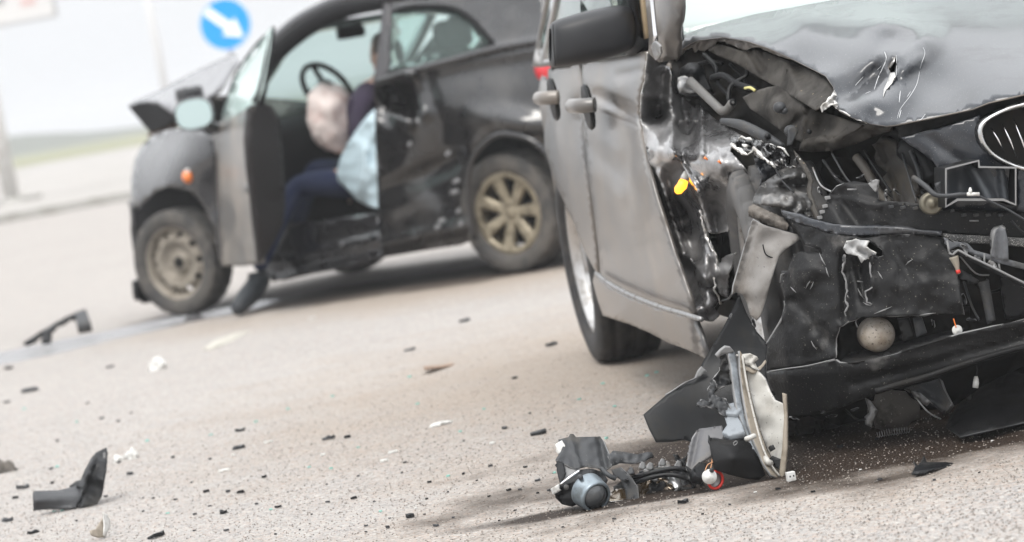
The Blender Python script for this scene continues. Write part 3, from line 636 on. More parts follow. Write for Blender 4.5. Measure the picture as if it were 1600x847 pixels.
# torn lip of the hood and its inner frame
hx = [(1045, 100, 'x', -.64), (1075, 72, 'x', -.54), (1130, 62, 'x', -.32), (1200, 78, 'x', -.05), (1240, 94, 'x', .1), (1110, 78, 'x', -.42), (1060, 92, 'x', -.62)]
T('hood_lip', [(1040, 103), (1047, 94), (1058, 84), (1075, 72), (1090, 66), (1110, 61), (1130, 60), (1150, 63), (1170, 67), (1200, 76), (1236, 90), (1236, 94), (1205, 83), (1185, 74), (1173, 75), (1166, 79), (1160, 79), (1150, 72), (1136, 69), (1133, 64), (1122, 65), (1112, 74), (1100, 80), (1090, 78), (1085, 81), (1081, 74), (1072, 78), (1066, 86), (1060, 92), (1053, 104), (1050, 111), (1045, 108)], hx, paint, .003, res=3.5, dn=dent(('n', 10, .03, 2)), jag=.5, rim=baremetal, parent=hood)
T('hood_inner_frame', [(1106, 79), (1122, 68), (1160, 80), (1180, 77), (1205, 85), (1240, 98), (1270, 111), (1290, 121), (1301, 136), (1302, 148), (1292, 158), (1282, 167), (1274, 172), (1255, 161), (1225, 143), (1190, 123), (1150, 99), (1122, 87)], [(1106, 79, 'x', -.4), (1160, 85, 'x', -.2), (1240, 98, 'x', .06), (1300, 136, 'x', .36), (1280, 170, 'x', .42), (1190, 120, 'x', -.08), (1225, 115, 'x', .06)], apron, .004, res=5, dn=dent(('r', 1170, 78, 1192, 112, 8, .03), ('r', 1228, 95, 1250, 150, 12, -.03), ('n', 18, .02, 3)), parent=hood)
T('frame_slot', [(1228, 107), (1238, 113), (1240, 128), (1230, 121)], [(1234, 115, 'x', .10)], darkmetal, .003, res=5, parent=hood)
o = T('torn_hood_corner', [(1282, 168), (1296, 152), (1303, 142), (1307, 146), (1306, 158), (1312, 166), (1320, 175), (1306, 170), (1300, 164), (1290, 170), (1285, 175)], [(1300, 160, 'x', .5)], baremetal, .003, res=3, dn=dent(('v', 8, .03, 5)), jag=.5, parent=hood)
curl([(1312, 172, 'x', .55), (1335, 185, 'x', .59), (1355, 192, 'x', .63)], .0022, seed=8, jit=.6, name='bare_edge', parent=hood)
# --- engine bay behind the tear
box('bulkhead', (-.62, 0, .7), (.06, 1.5, .7), darkmetal, suv)
box('engine_block', (.0, .05, .6), (.7, .7, .5), darkmetal, suv, None, .03)
T('bay_wall', [(1048, 90), (1090, 75), (1130, 72), (1290, 125), (1300, 170), (1400, 205), (1400, 330), (1180, 330), (1140, 215), (1058, 145)], [(1048, 100, 'x', -.6), (1120, 80, 'x', -.5), (1290, 130, 'x', .1), (1400, 205, 'x', .2), (1400, 330, 'x', .2), (1180, 320, 'x', .0), (1060, 145, 'x', -.5), (1200, 200, 'x', -.2)], darkmetal, .004, res=12, dn=dent(('n', 30, .08, 3), ('v', 40, .05, 2)))
T('bay_box', [(1064, 106), (1076, 98), (1098, 96), (1103, 120), (1110, 138), (1085, 146), (1066, 146), (1060, 130)], [(1064, 106, 'x', -.45), (1098, 96, 'x', -.42), (1085, 146, 'x', -.38)], blackpl_clean, .03, res=6, dn=dent(('g', 1082, 112, 14, 10, 0, -.05)))
T('light_bracket', [(1060, 122), (1070, 118), (1080, 124), (1092, 134), (1095, 142), (1078, 145), (1062, 146), (1058, 135)], [(1075, 134, 'x', -.34)], steel, .004, res=5, dn=dent(('v', 10, .03, 2)))
lightpipe = mat('pale_grey_pipe', (.13, .127, .122), .45, .2, dirt=(.12, .11, .1), dscale=20)
ptube('bent_pipe', [(1078, 126, 'x', -.34), (1100, 147, 'x', -.28), (1120, 166, 'x', -.22), (1128, 173, 'x', -.2), (1137, 171, 'x', -.18), (1144, 161, 'x', -.16)], .0125, lightpipe, suv, S, 12)
obj('pipe_mouth', lathe([(.004, .003), (.0095, .003), (.0095, -.001)], 16, 'x', S.L(1145, 160, 'x', -.145)), blackpl_clean, suv)
ptube('brace_bar', [(1128, 189, 'x', -.02), (1160, 196, 'x', .06), (1195, 214, 'x', .14), (1224, 228, 'x', .2)], [.008, .014, .016, .006], greypl, suv, S, 10)
obj('brace_bolt', lathe([(0, .012), (.006, .012), (.009, 0), (.004, -.004), (0, -.004)], 12, 'x', S.L(1199, 213, 'x', .165)), blackpl_clean, suv)
for q, r in (([(1100, 85, 'x', -.4), (1118, 105, 'x', -.3), (1122, 130, 'x', -.3), (1140, 150, 'x', -.25)], .006), ([(1168, 106, 'x', -.2), (1166, 118, 'x', -.2), (1150, 128, 'x', -.2), (1140, 138, 'x', -.2), (1138, 158, 'x', -.18)], .006), ([(1112, 122, 'x', -.3), (1130, 118, 'x', -.25), (1150, 130, 'x', -.2), (1180, 140, 'x', -.1)], .009), ([(1140, 100, 'x', -.3), (1160, 120, 'x', -.25), (1170, 140, 'x', -.2)], .004), ([(1092, 100, 'x', -.4), (1110, 96, 'x', -.38), (1130, 100, 'x', -.36)], .005)):
    ptube('engine_hose', q, r, blackpl_clean, suv, S, 8)
ptube('yellow_tab', [(1164, 138, 'x', -.05), (1172, 137, 'x', -.03), (1180, 142, 'x', -.02)], .004, mat('yellow_tag', (.55, .5, .2), .6), suv, S, 6)
ap = T('inner_wing', [(1160, 152), (1180, 142), (1200, 136), (1215, 134), (1240, 152), (1262, 166), (1290, 178), (1320, 186), (1348, 195), (1338, 204), (1310, 216), (1285, 222), (1256, 224), (1240, 216), (1222, 206), (1196, 186), (1172, 170)], [(1160, 152, 'x', -.1), (1215, 134, 'x', .1), (1262, 170, 'x', .28), (1345, 196, 'x', .5), (1256, 224, 'x', .3), (1196, 186, 'x', .08), (1300, 205, 'x', .38)], apron, .004, res=5, dn=dent(('r', 1256, 165, 1256, 222, 5, -.03), ('r', 1222, 208, 1256, 180, 6, .03), ('g', 1215, 165, 20, 16, 30, -.04), ('g', 1285, 195, 14, 26, 20, .03), ('n', 20, .02, 6)))
for px, py, r in ((1219, 168, .011), (1237, 205, .012), (1225, 173, .007)):
    c = S.L(px, py, 'x', .3); obj('bolt', lathe([(0, .014), (r * .7, .014), (r, .004), (r * 1.3, .003), (r * 1.3, -.02)], 14, 'x', c), greypl, ap)
obj('hole', lathe([(0, .0), (.006, .0), (.007, -.004)], 12, 'x', S.L(1265, 206, 'x', .36)), blackpl_clean, ap)
T('lever', [(1233, 201), (1240, 197), (1247, 202), (1244, 212), (1238, 226), (1230, 228), (1231, 214)], [(1238, 212, 'x', .32)], greypl, .01, res=4)
T('wing_rail', [(1256, 224), (1290, 221), (1320, 211), (1350, 198), (1395, 204), (1370, 212), (1335, 226), (1300, 236), (1268, 238), (1248, 236)], [(1256, 224, 'x', .34), (1350, 198, 'x', .5), (1300, 236, 'x', .36), (1395, 204, 'x', .55)], apron, .02, res=6, dn=dent(('n', 20, .03, 1)))
# crushed black sheet with bare metal where the lamp sat
glossb = mat('crushed_gloss_black', (.014, .014, .015), .22, coat=.6, dirt=(.3, .29, .28), dscale=22, dlo=.6, dhi=.68, bump=.5, bscale=30)
T('crushed_panel', [(1138, 216), (1150, 212), (1164, 213), (1180, 217), (1200, 224), (1216, 229), (1228, 238), (1236, 246), (1234, 256), (1242, 262), (1228, 261), (1214, 268), (1210, 260), (1196, 251), (1180, 243), (1168, 241), (1158, 238), (1148, 232), (1142, 226)], [(1138, 216, 'x', .12), (1200, 224, 'x', .26), (1240, 260, 'x', .32), (1170, 240, 'x', .24), (1214, 268, 'x', .32)], glossb, .003, res=3, dn=dent(('v', 14, .05, 4), ('n', 8, .03, 4)), jag=.8, rim=baremetal)
curl([(1142, 224, 'x', .22), (1156, 236, 'x', .25), (1170, 240, 'x', .27), (1180, 232, 'x', .28), (1192, 246, 'x', .31), (1212, 262, 'x', .345)], .0055, seed=11, jit=2.2)
curl([(1155, 217, 'x', .18), (1166, 215, 'x', .2), (1175, 219, 'x', .22)], .005, seed=12, jit=2.5)
curl([(1215, 229, 'x', .31), (1226, 234, 'x', .32), (1233, 244, 'x', .33)], .0035, seed=13, jit=1)
curl([(1250, 248, 'x', .36), (1256, 258, 'x', .36), (1262, 272, 'x', .37)], .0035, seed=14, jit=.8)
T('strut_plate', [(1176, 244), (1196, 252), (1212, 265), (1214, 271), (1200, 280), (1188, 290), (1187, 270)], [(1190, 262, 'x', .24)], hoodpaint, .004, res=5, dn=dent(('n', 12, .03, 2)))
T('dark_wheel_well', [(1136, 240), (1160, 236), (1178, 244), (1190, 290), (1178, 320), (1172, 345), (1145, 460), (1125, 475), (1110, 500), (1120, 440), (1135, 340)], [(1136, 240, 'x', -.3), (1190, 290, 'x', -.2), (1145, 460, 'x', -.42), (1110, 500, 'x', -.45), (1172, 345, 'x', -.3)], darkmetal, .006, res=12)
crush2 = mat('dusty_crushed_rail', (.03, .029, .028), .4, coat=.3, dirt=(.26, .25, .24), dscale=7, dlo=.48, dhi=.62, speck=(.5, .48, .45), sscale=60, sthr=.7)
T('crushed_rail', [(1188, 290), (1200, 280), (1216, 271), (1236, 264), (1252, 262), (1261, 276), (1265, 296), (1268, 315), (1276, 336), (1262, 338), (1240, 332), (1220, 326), (1200, 322), (1175, 317), (1180, 302)], [(1188, 290, 'x', .3), (1252, 262, 'x', .35), (1276, 336, 'x', .46), (1175, 317, 'x', .38), (1225, 300, 'x', .42)], crush2, .004, res=4, dn=dent(('r', 1190, 292, 1262, 290, 12, .05), ('r', 1210, 285, 1245, 270, 8, -.04), ('n', 12, .03, 7), ('g', 1215, 312, 30, 10, 15, -.04)), jag=.4)
T('rail_flange', [(1240, 234), (1250, 245), (1262, 262), (1270, 280), (1267, 300), (1276, 325), (1280, 340), (1273, 342), (1263, 318), (1260, 296), (1263, 282), (1255, 264), (1243, 246)], [(1240, 234, 'x', .34), (1270, 285, 'x', .42), (1276, 335, 'x', .48), (1255, 264, 'x', .38)], apron, .004, res=4, rim=steel)
T('rubber_bar', [(1170, 323), (1177, 319), (1200, 329), (1228, 342), (1232, 352), (1229, 361), (1200, 352), (1176, 340), (1169, 333)], [(1170, 330, 'x', .43), (1230, 352, 'x', .48), (1200, 329, 'x', .45)], brownpl, .03, res=4, dn=dent(('r', 1172, 329, 1228, 352, 10, -.02), ('n', 8, .008, 2)))
lin = T('arch_liner', [(1176, 344), (1200, 354), (1228, 362), (1246, 366), (1249, 374), (1238, 382), (1226, 390), (1217, 400), (1210, 420), (1204, 442), (1196, 470), (1188, 494), (1182, 501), (1172, 492), (1167, 474), (1160, 460), (1150, 456), (1145, 460), (1146, 448), (1154, 420), (1164, 385)], [(1176, 344, 'x', .46), (1248, 372, 'x', .5), (1145, 455, 'x', .42), (1185, 498, 'x', .47), (1195, 420, 'x', .48), (1165, 400, 'x', .43)], liner, .004, res=5, dn=dent(('r', 1178, 350, 1152, 455, 9, .03), ('g', 1162, 470, 10, 10, 0, .03), ('n', 30, .015, 3)), rim=edgepl)
ptube('liner_crease', [(1192, 382, 'x', .482), (1197, 398, 'x', .482), (1212, 404, 'x', .486)], .0018, blackpl_clean, lin, S, 5)
# dark front carrier seen in the lamp opening
T('lamp_cavity', [(1240, 232), (1300, 224), (1350, 205), (1410, 205), (1480, 262), (1485, 335), (1280, 345), (1262, 300)], [(1240, 232, 'x', .1), (1410, 205, 'x', .45), (1485, 330, 'x', .5), (1280, 340, 'x', .25), (1340, 270, 'x', .12)], darkmetal, .004, res=9, dn=dent(('n', 40, .06, 9), ('g', 1300, 270, 26, 36, 0, .1)))
T('front_carrier', [(1362, 226), (1384, 218), (1402, 222), (1424, 252), (1437, 285), (1440, 324), (1396, 320), (1394, 292), (1386, 264), (1372, 240)], [(1362, 226, 'x', .35), (1402, 222, 'x', .46), (1440, 320, 'x', .58), (1396, 318, 'x', .5), (1400, 262, 'x', .44)], mat('brown_dirty_carrier', (.05, .045, .04), .6, dirt=(.1, .085, .065), dscale=10, dlo=.45, dhi=.65), .02, res=6, dn=dent(('r', 1378, 230, 1412, 318, 8, .04), ('r', 1400, 226, 1432, 300, 6, -.03), ('n', 14, .015, 2)))
ptube('carrier_strut', [(1338, 245, 'x', .4), (1356, 270, 'x', .44), (1372, 300, 'x', .48), (1392, 318, 'x', .52)], .012, MATS['brown_dirty_carrier'], suv, S, 8)
ptube('lamp_hose', [(1423, 236, 'x', .56), (1434, 262, 'x', .6), (1440, 285, 'x', .62), (1452, 292, 'x', .62)], .006, greypl, suv, S, 8)
ptube('carrier_duct', [(1420, 228, 'x', .5), (1445, 250, 'x', .55), (1460, 285, 'x', .58)], .04, blackpl_clean, suv, S, 12)
# --- nose: seal, painted surround, kidney grilles
T('hood_seal', [(1401, 197), (1450, 187), (1520, 171), (1546, 161), (1600, 149), (1700, 128), (1800, 110), (1800, 122), (1700, 140), (1600, 160), (1560, 170), (1532, 180), (1470, 197), (1409, 214), (1404, 212)], [(1401, 200, 'x', .63), (1546, 166, 'x', .715), (1700, 134, 'x', .75), (1470, 192, 'x', .675), (1800, 115, 'x', .755), (1404, 212, 'x', .63)], blackpl_clean, .012, res=8, dn=dent(('r', 1405, 206, 1600, 155, 5, .012)))
T('lamp_surround', [(1408, 215), (1440, 207), (1480, 197), (1531, 180), (1528, 195), (1530, 212), (1538, 232), (1553, 248), (1580, 262), (1600, 268), (1600, 330), (1470, 330), (1472, 290), (1470, 272), (1458, 253), (1438, 237), (1420, 226)], [(1408, 215, 'x', .69), (1530, 185, 'x', .76), (1530, 212, 'x', .765), (1600, 268, 'x', .79), (1600, 330, 'x', .76), (1470, 330, 'x', .7), (1455, 252, 'x', .71)], hoodpaint, .004, res=6, dn=dent(('r', 1445, 210, 1505, 255, 12, .012), ('n', 30, .006, 2)), rim=edgepl)
ringp = [(1600, 163), (1575, 170), (1551, 181), (1536, 192), (1531, 205), (1536, 224), (1550, 241), (1573, 255), (1600, 264), (1630, 267), (1658, 260), (1682, 232), (1692, 190), (1690, 158), (1670, 148), (1636, 153)]
gchrome = mat('worn_grille_chrome', (.58, .58, .58), .16, 1, dirt=(.4, .39, .37), dscale=30, dlo=.5, dhi=.7)
def kid_ring(mir=1):
    k = empty('kidney_grille', (0, 0, 0)); k.parent = suv
    P = [np.array(S.L(x, y, 'x', .795 + .01 * (x - 1530) / 160)) for x, y in catmull(ringp, 5)]
    if mir < 0: P = [q * np.array([1, -1, 1]) + np.array([0, .02, -.005]) for q in P]
    n = len(P); c = sum(P) / n; v, f = [], []
    for i, q in enumerate(P):
        ou = q - c; ou[0] = 0; ou /= np.linalg.norm(ou)
        for a, b_ in ((1.0, -.012), (1.0, .002), (.35, .012), (-.35, .012), (-1.0, .002), (-1.0, -.012)): v.append(q + ou * a * .0065 + np.array([b_, 0, 0]))
    f = [(i * 6 + j, i * 6 + (j + 1) % 6, ((i + 1) % n) * 6 + (j + 1) % 6, ((i + 1) % n) * 6 + j) for i in range(n) for j in range(6)]
    obj('chrome_ring', (v, f), gchrome, k)
    obj('grille_back', ([q * np.array([0, 1, 1]) + np.array([.73, 0, 0]) for q in P], [tuple(range(n))]), darkmetal, k, False)
    v2 = [p for q in P for p in (q + (q - c) * np.array([0, .06, .06]) + np.array([-.004, 0, 0]), q * np.array([0, 1, 1]) + np.array([.73, 0, 0]))]
    obj('grille_surround', (v2, [(2 * i, 2 * i + 1, 2 * ((i + 1) % n) + 1, 2 * ((i + 1) % n)) for i in range(n)]), blackpl_clean, k)
    for t in range(8):
        a = (1548 + 17.5 * t, 199 - 7 * t if t < 3 else 182 - 4 * t); b_ = (1569 + 20 * t, 238 + 9 * t if t < 3 else 262)
        if b_[0] > 1690: b_ = (1685, 225)
        pa, pb = np.array(S.L(*a, 'x', .77)), np.array(S.L(*b_, 'x', .765))
        if mir < 0: pa, pb = pa * np.array([1, -1, 1]) + np.array([0, .02, 0]), pb * np.array([1, -1, 1]) + np.array([0, .02, 0])
        obj('grille_bar', sweep([pa, (pa + pb) / 2 + np.array([.006, 0, 0]), pb], [.0016, .0028, .0016], 6), chrome, k)
kid_ring(); kid_ring(-1)
# --- black duct frame where the lamp was
def duct():
    outl = [(1478, 264), (1529, 251), (1530, 261), (1587, 262), (1587, 320), (1568, 312), (1496, 312), (1478, 323)]
    P0 = [S.L(x, y, 'x', .83) for x, y in outl]; P1 = [S.L(x, y, 'x', .83) - np.array([.1, 0, 0]) for x, y in outl]; n = len(outl)
    d_ = empty('lamp_duct', (0, 0, 0)); d_.parent = suv
    o = obj('duct_wall', (P0 + P1, [(i, (i + 1) % n, n + (i + 1) % n, n + i) for i in range(n)]), blackpl_clean, d_, False); solid(o, .006, edgepl, 0)
    T('duct_back', outl, ('x', .765), mat('blue_grey_plastic', (.055, .062, .072), .4, dirt=(.1, .11, .12), dscale=8, dlo=.45, dhi=.7), .004, res=6, dn=dent(('r', 1520, 265, 1550, 320, 12, -.04), ('r', 1565, 265, 1572, 318, 9, -.03), ('g', 1500, 290, 18, 30, 0, .03)), parent=d_)
    T('duct_tab', [(1461, 287), (1476, 281), (1478, 318), (1468, 305)], ('x', .79), greypl, .006, res=6, parent=d_)
duct()
T('side_plate', [(1590, 264), (1640, 262), (1640, 335), (1590, 330)], ('x', .80), hoodpaint, .006, res=10)
hc = S.L(1456, 318, 'x', .76)
obj('horn', join(lathe([(0, .012), (.008, .012), (.01, .004), (.018, .003), (.022, .006), (.027, .0), (.027, -.02), (0, -.02)], 28, 'x', hc)), mat('dull_brass', (.16, .145, .11), .5, .5), suv)
hose = ptube('washer_hose', [(1427, 277, 'x', .80), (1445, 290, 'x', .83), (1461, 304, 'x', .85), (1480, 306, 'x', .86), (1500, 304, 'x', .87), (1524, 304, 'x', .87)], [.0065, .0065, .006, .005, .0055, .003], greypl, suv, S, 8)
ptube('hose_clip', [(1511, 303.5, 'x', .88), (1530, 303.5, 'x', .88)], .0045, white, hose, S, 8, 0)
ptube('hose_nozzle', [(1516, 303, 'x', .88), (1516, 297, 'x', .88), (1516, 293, 'x', .88)], [.0045, .0045, .002], white, hose, S, 8, 0)
ptube('cable', [(1528, 305, 'x', .87), (1550, 316, 'x', .87), (1575, 328, 'x', .87), (1600, 343, 'x', .87), (1640, 370, 'x', .86)], .003, greypl, hose, S, 6)
# --- bumper
T('bumper_carrier', [(1278, 348), (1284, 334), (1290, 318), (1296, 304), (1306, 292), (1320, 286), (1335, 283), (1355, 286), (1368, 280), (1373, 281), (1371, 298), (1373, 313), (1397, 315), (1435, 318), (1475, 326), (1540, 331), (1600, 330), (1760, 300), (1760, 345), (1600, 374), (1540, 371), (1472, 364), (1400, 360), (1340, 356)], fx(-.01, lambda x, y: .03 * math.exp(-((x - 1330) / 40) ** 2) * (y - 300) / 50), bumperpl, .005, res=6, dn=dent(('r', 1312, 308, 1340, 350, 22, .04), ('r', 1305, 308, 1375, 322, 8, -.015), ('n', 40, .008, 3)), rim=edgepl)
T('broken_tip', [(1356, 287), (1368, 280), (1373, 281), (1371, 291), (1368, 300), (1362, 294)], fx(.012), edgepl, .006, res=3, dn=dent(('v', 6, .008, 2)))
for px, py in ((1331, 296), (1522, 345)): ptube('clip_slot', [(px - 7, py, 'x', BX(px) + .008), (px + 7, py, 'x', BX(px) + .008)], .0022, edgepl, suv, S, 6, 0)
for k, (px, py) in enumerate(((1293, 309), (1289, 322), (1285, 331), (1281, 340))):
    c = S.L(px, py, 'x', BX(px) + .0); box('clip_tooth', c, (.012, .012, .008), edgepl, suv, None, .001)
T('trim_strip', [(1220, 327), (1235, 333), (1260, 341), (1300, 350), (1350, 354), (1400, 357), (1472, 361), (1471, 369), (1440, 366), (1400, 365), (1345, 368), (1310, 366), (1280, 358), (1250, 349), (1222, 337)], fx(.02), hoodpaint, .012, res=5, dn=dent(('r', 1222, 332, 1470, 365, 6, -.006)))
tear = [(1324, 377), (1335, 375), (1356, 376), (1366, 382), (1378, 390), (1380, 400), (1370, 402), (1362, 396), (1352, 404), (1344, 398), (1324, 396), (1319, 388)]
skin_dn = dent(('r', 1322, 400, 1322, 495, 16, .03), ('g', 1342, 430, 26, 28, 0, .035), ('r', 1362, 405, 1364, 455, 8, -.02), ('g', 1265, 420, 22, 30, 0, -.03), ('g', 1300, 450, 40, 60, 0, .01), ('n', 50, .02, 5), ('n', 16, .006, 6), ('r', 1240, 470, 1300, 540, 14, .018), ('r', 1395, 380, 1440, 480, 18, .012), ('r', 1335, 395, 1352, 470, 9, .02), ('v', 60, .012, 4))
sk = T('bumper_skin', [(1223, 337), (1250, 350), (1280, 359), (1310, 367), (1345, 369), (1400, 366), (1440, 367), (1471, 370), (1478, 384), (1488, 402), (1494, 425), (1501, 445), (1503, 470), (1506, 492), (1470, 492), (1400, 494), (1345, 497), (1325, 503), (1312, 512), (1306, 530), (1306, 560), (1262, 570), (1197, 580), (1195, 560), (1198, 537), (1210, 516), (1222, 494), (1227, 476), (1225, 462), (1220, 448), (1219, 430), (1221, 424), (1230, 423), (1234, 412), (1240, 398), (1250, 393), (1276, 393), (1284, 398), (1282, 390), (1268, 386), (1257, 382), (1250, 372), (1243, 360), (1232, 350)], fx(.01, lambda x, y: .03 * math.sin((y - 340) / 240 * math.pi) - (.05 * max(0, (1230 - x) / 35) ** 1)), bumperpl, .004, res=5, dn=skin_dn, holes=[tear], jag=.4, rim=edgepl)
T('foam_flap', [(1322, 378), (1336, 374), (1357, 376), (1352, 386), (1368, 396), (1364, 406), (1356, 403), (1345, 410), (1340, 400), (1322, 396), (1318, 388)], fx(.045), mat('scraped_pale_plastic', (.3, .3, .3), .65, dirt=(.5, .5, .49), dscale=16, speck=(.08, .08, .08), sscale=140, sthr=.68), .004, res=3.5, dn=dent(('n', 10, .02, 2), ('r', 1320, 380, 1360, 402, 7, .02)), rim=white)
for pts, r, sd in (([(1322, 398, 'x', .665), (1318, 415, 'x', .665), (1316, 425, 'x', .66), (1322, 440, 'x', .665), (1324, 455, 'x', .665), (1320, 470, 'x', .66), (1326, 478, 'x', .66), (1320, 488, 'x', .66), (1322, 494, 'x', .66)], .003, 21), ([(1358, 410, 'x', .70), (1361, 430, 'x', .70), (1364, 448, 'x', .705), (1352, 455, 'x', .7), (1355, 472, 'x', .7), (1362, 476, 'x', .70)], .0028, 22), ([(1232, 424, 'x', .5), (1221, 430, 'x', .49), (1219, 442, 'x', .48)], .0028, 23)):
    curl(pts, r, edgepl, 'torn_plastic_edge', 1.0, sd, sk)
ptube('skin_edge', [(1226, 470, 'x', .49), (1227, 480, 'x', .49), (1222, 497, 'x', .48), (1210, 518, 'x', .465), (1198, 537, 'x', .445)], .0032, edgepl, sk, S, 6)
rs = random.Random(77)
for cx, cy, L_, a in ((1285, 405, 22, 60), (1293, 425, 16, 70), (1240, 452, 12, 50), (1272, 540, 16, 60), (1380, 485, 30, -25), (1450, 490, 24, -8), (1245, 590, 30, 20), (1262, 445, 12, -60), (1268, 446, 12, -60), (1340, 440, 16, 10), (1355, 475, 14, 15), (1420, 410, 14, -35), (1375, 430, 12, 60), (1345, 460, 20, 60)):
    q = []
    for t in (-1, 0, 1):
        x = cx + t * L_ / 2 * math.cos(math.radians(a)) + rs.uniform(-1, 1); y = cy + t * L_ / 2 * math.sin(math.radians(a)) + rs.uniform(-1, 1)
        dd = fx(.01, lambda x, y: .03 * math.sin((y - 340) / 240 * math.pi) - (.05 * max(0, (1230 - x) / 35)))(x, y) + skin_dn(x, y) - .0012
        q.append(S.at(x, y, dd))
    obj('scrape_mark', sweep(q, [.0005, .0018, .0005], 5), edgepl, sk)
val_dn = dent(('r', 1300, 560, 1600, 502, 14, -.015), ('n', 60, .015, 4), ('r', 1330, 600, 1600, 530, 10, .015))
T('bumper_valance', [(1196, 583), (1262, 573), (1306, 563), (1312, 567), (1335, 567), (1400, 553), (1500, 522), (1600, 499), (1800, 452), (1800, 496), (1600, 543), (1500, 572), (1450, 590), (1400, 604), (1360, 619), (1300, 643), (1250, 653), (1226, 648), (1206, 622)], fx(.012, lambda x, y: -.05 * max(0, (1230 - x) / 35) - .06 * max(0, (y - (700 - .115 * x * 1.0) - 30) / 60)), bumperpl, .006, res=7, dn=val_dn, rim=edgepl)
ptube('valance_lip', [(1368, 612, 'x', .70), (1400, 602, 'x', .715), (1450, 588, 'x', .745), (1500, 571, 'x', .765), (1600, 542, 'x', .79), (1800, 495, 'x', .81)], .0075, blackpl, suv, S, 8)
ptube('bumper_seam', [(1196, 581.5, 'x', .44), (1230, 576, 'x', .50), (1262, 571.5, 'x', .56), (1304, 561.5, 'x', .63)], .0018, edgepl, suv, S, 6)
T('fog_lamp_recess', [(1300, 500), (1400, 485), (1515, 480), (1515, 530), (1400, 565), (1330, 575), (1300, 570)], fx(-.09), darkmetal, .006, res=10, dn=dent(('g', 1371, 523, 40, 30, 0, .05), ('n', 20, .02, 3)))
T('fog_lamp_ledge', [(1312, 566), (1335, 566), (1400, 552), (1500, 521), (1506, 512), (1400, 535), (1325, 552)], [(1312, 566, 'x', .63), (1400, 552, 'x', .71), (1500, 521, 'x', .76), (1506, 512, 'x', .70), (1325, 552, 'x', .55), (1400, 535, 'x', .62)], blackpl, .004, res=6)
fc = S.L(1371, 523, 'x', .64); fm = mat('dusty_fog_lens', (.2, .16, .12), .4, coat=.25, dirt=(.36, .33, .29), dscale=18, dlo=.4, dhi=.62, speck=(.08, .06, .045), sscale=150, sthr=.62)
fl = obj('fog_lamp', lathe([(0, .043)] + [(.043 * math.sin(a), .043 * math.cos(a)) for a in np.linspace(.15, 1.7, 12)] + [(.042, -.04), (.03, -.07), (0, -.07)], 32, 'x', fc), fm, suv)
T('fog_bracket', [(1402, 498), (1420, 496), (1430, 528), (1412, 535)], fx(-.03), blackpl_clean, .01, res=8); T('fog_bracket', [(1426, 497), (1440, 496), (1448, 520), (1432, 528)], fx(-.02), greypl, .01, res=8)
bb = S.L(1496, 516, 'x', .76); obj('loose_bulb_base', lathe([(0, .004), (.004, .004), (.006, .001), (.010, .003), (.0125, 0), (.0125, -.005), (0, -.005)], 20, 'x', bb), white, suv)
ptube('bulb_wire', [(1494, 512, 'x', .77), (1492, 505, 'x', .77), (1490, 498, 'x', .77)], .0016, amber, suv, S, 5)
# right-hand brackets in the broken lower grille
T('grille_backing', [(1470, 360), (1800, 320), (1800, 470), (1600, 505), (1500, 525), (1480, 420)], fx(-.14), darkmetal, .006, res=14, dn=dent(('n', 30, .03, 2)))
T('crossbar', [(1473, 365), (1545, 369), (1600, 372), (1760, 345), (1760, 358), (1600, 386), (1545, 381), (1515, 380), (1476, 372)], fx(.008), mat('speckled_grey_bar', (.05, .05, .05), .6, speck=(.35, .34, .32), sscale=420, sthr=.56), .012, res=6)
br = mat('blue_grey_bracket', (.1, .105, .115), .5, dirt=(.06, .06, .06), dscale=12)
T('bracket_strut', [(1548, 402), (1553, 372), (1556, 360), (1562, 354), (1571, 359), (1575, 376), (1576, 408), (1562, 404)], fx(.04), br, .014, res=5, dn=dent(('r', 1561, 356, 1560, 402, 6, .012)), rim=edgepl)
T('bracket_arm', [(1474, 371), (1492, 377), (1512, 380), (1522, 391), (1548, 398), (1600, 412), (1640, 420), (1640, 432), (1600, 421), (1560, 411), (1520, 398), (1497, 385), (1484, 391), (1480, 384)], fx(.03), br, .01, res=5, rim=edgepl)
T('bracket_rail', [(1482, 393), (1497, 390), (1512, 398), (1550, 416), (1600, 441), (1640, 458), (1640, 466), (1600, 449), (1550, 425), (1510, 405), (1495, 398), (1486, 399)], fx(.045), blackpl_clean, .02, res=5, rim=edgepl)
ptube('rail_edge', [(1483, 395, 'x', .80), (1489, 398, 'x', .80), (1497, 391, 'x', .80), (1512, 399, 'x', .81), (1550, 417, 'x', .825), (1600, 442, 'x', .835), (1640, 459, 'x', .84)], .003, edgepl, suv, S, 6, 2)
for a, c in (((1505, 387), (1512, 400)), ((1511, 392), (1510, 400)), ((1538, 396), (1538, 411)), ((1560, 405), (1562, 422)), ((1480, 376), (1483, 394))):
    ptube('bracket_web', [(*a, 'x', .79), (*c, 'x', .80)], .0028, edgepl, suv, S, 5, 0)
T('bracket_fin', [(1548, 403), (1556, 412), (1560, 420), (1542, 412)], fx(.03), steel, .004, res=4)
ptube('hanging_bulb', [(1490, 401, 'x', .79), (1494, 412, 'x', .79), (1496, 420, 'x', .79), (1498, 428, 'x', .79)], [.012, .008, .005, .004], mat('grey_brown_connector', (.3, .27, .22), .5), suv, S, 10)
ptube('bulb_tip', [(1496.5, 422, 'x', .80), (1498, 427, 'x', .80)], .0055, redring, suv, S, 8, 0)
T('grille_strut', [(1528, 442), (1545, 436), (1549, 460), (1556, 500), (1542, 507), (1536, 475)], fx(-.01), greypl, .02, res=6, dn=dent(('r', 1537, 440, 1549, 504, 5, -.01)))
T('grille_box', [(1562, 432), (1610, 440), (1700, 430), (1700, 470), (1605, 493), (1572, 500)], fx(-.03), blackpl, .03, res=8)
T('dark_fin', [(1500, 420), (1530, 438), (1528, 442), (1500, 436)], fx(-.02), greypl, .01, res=6)
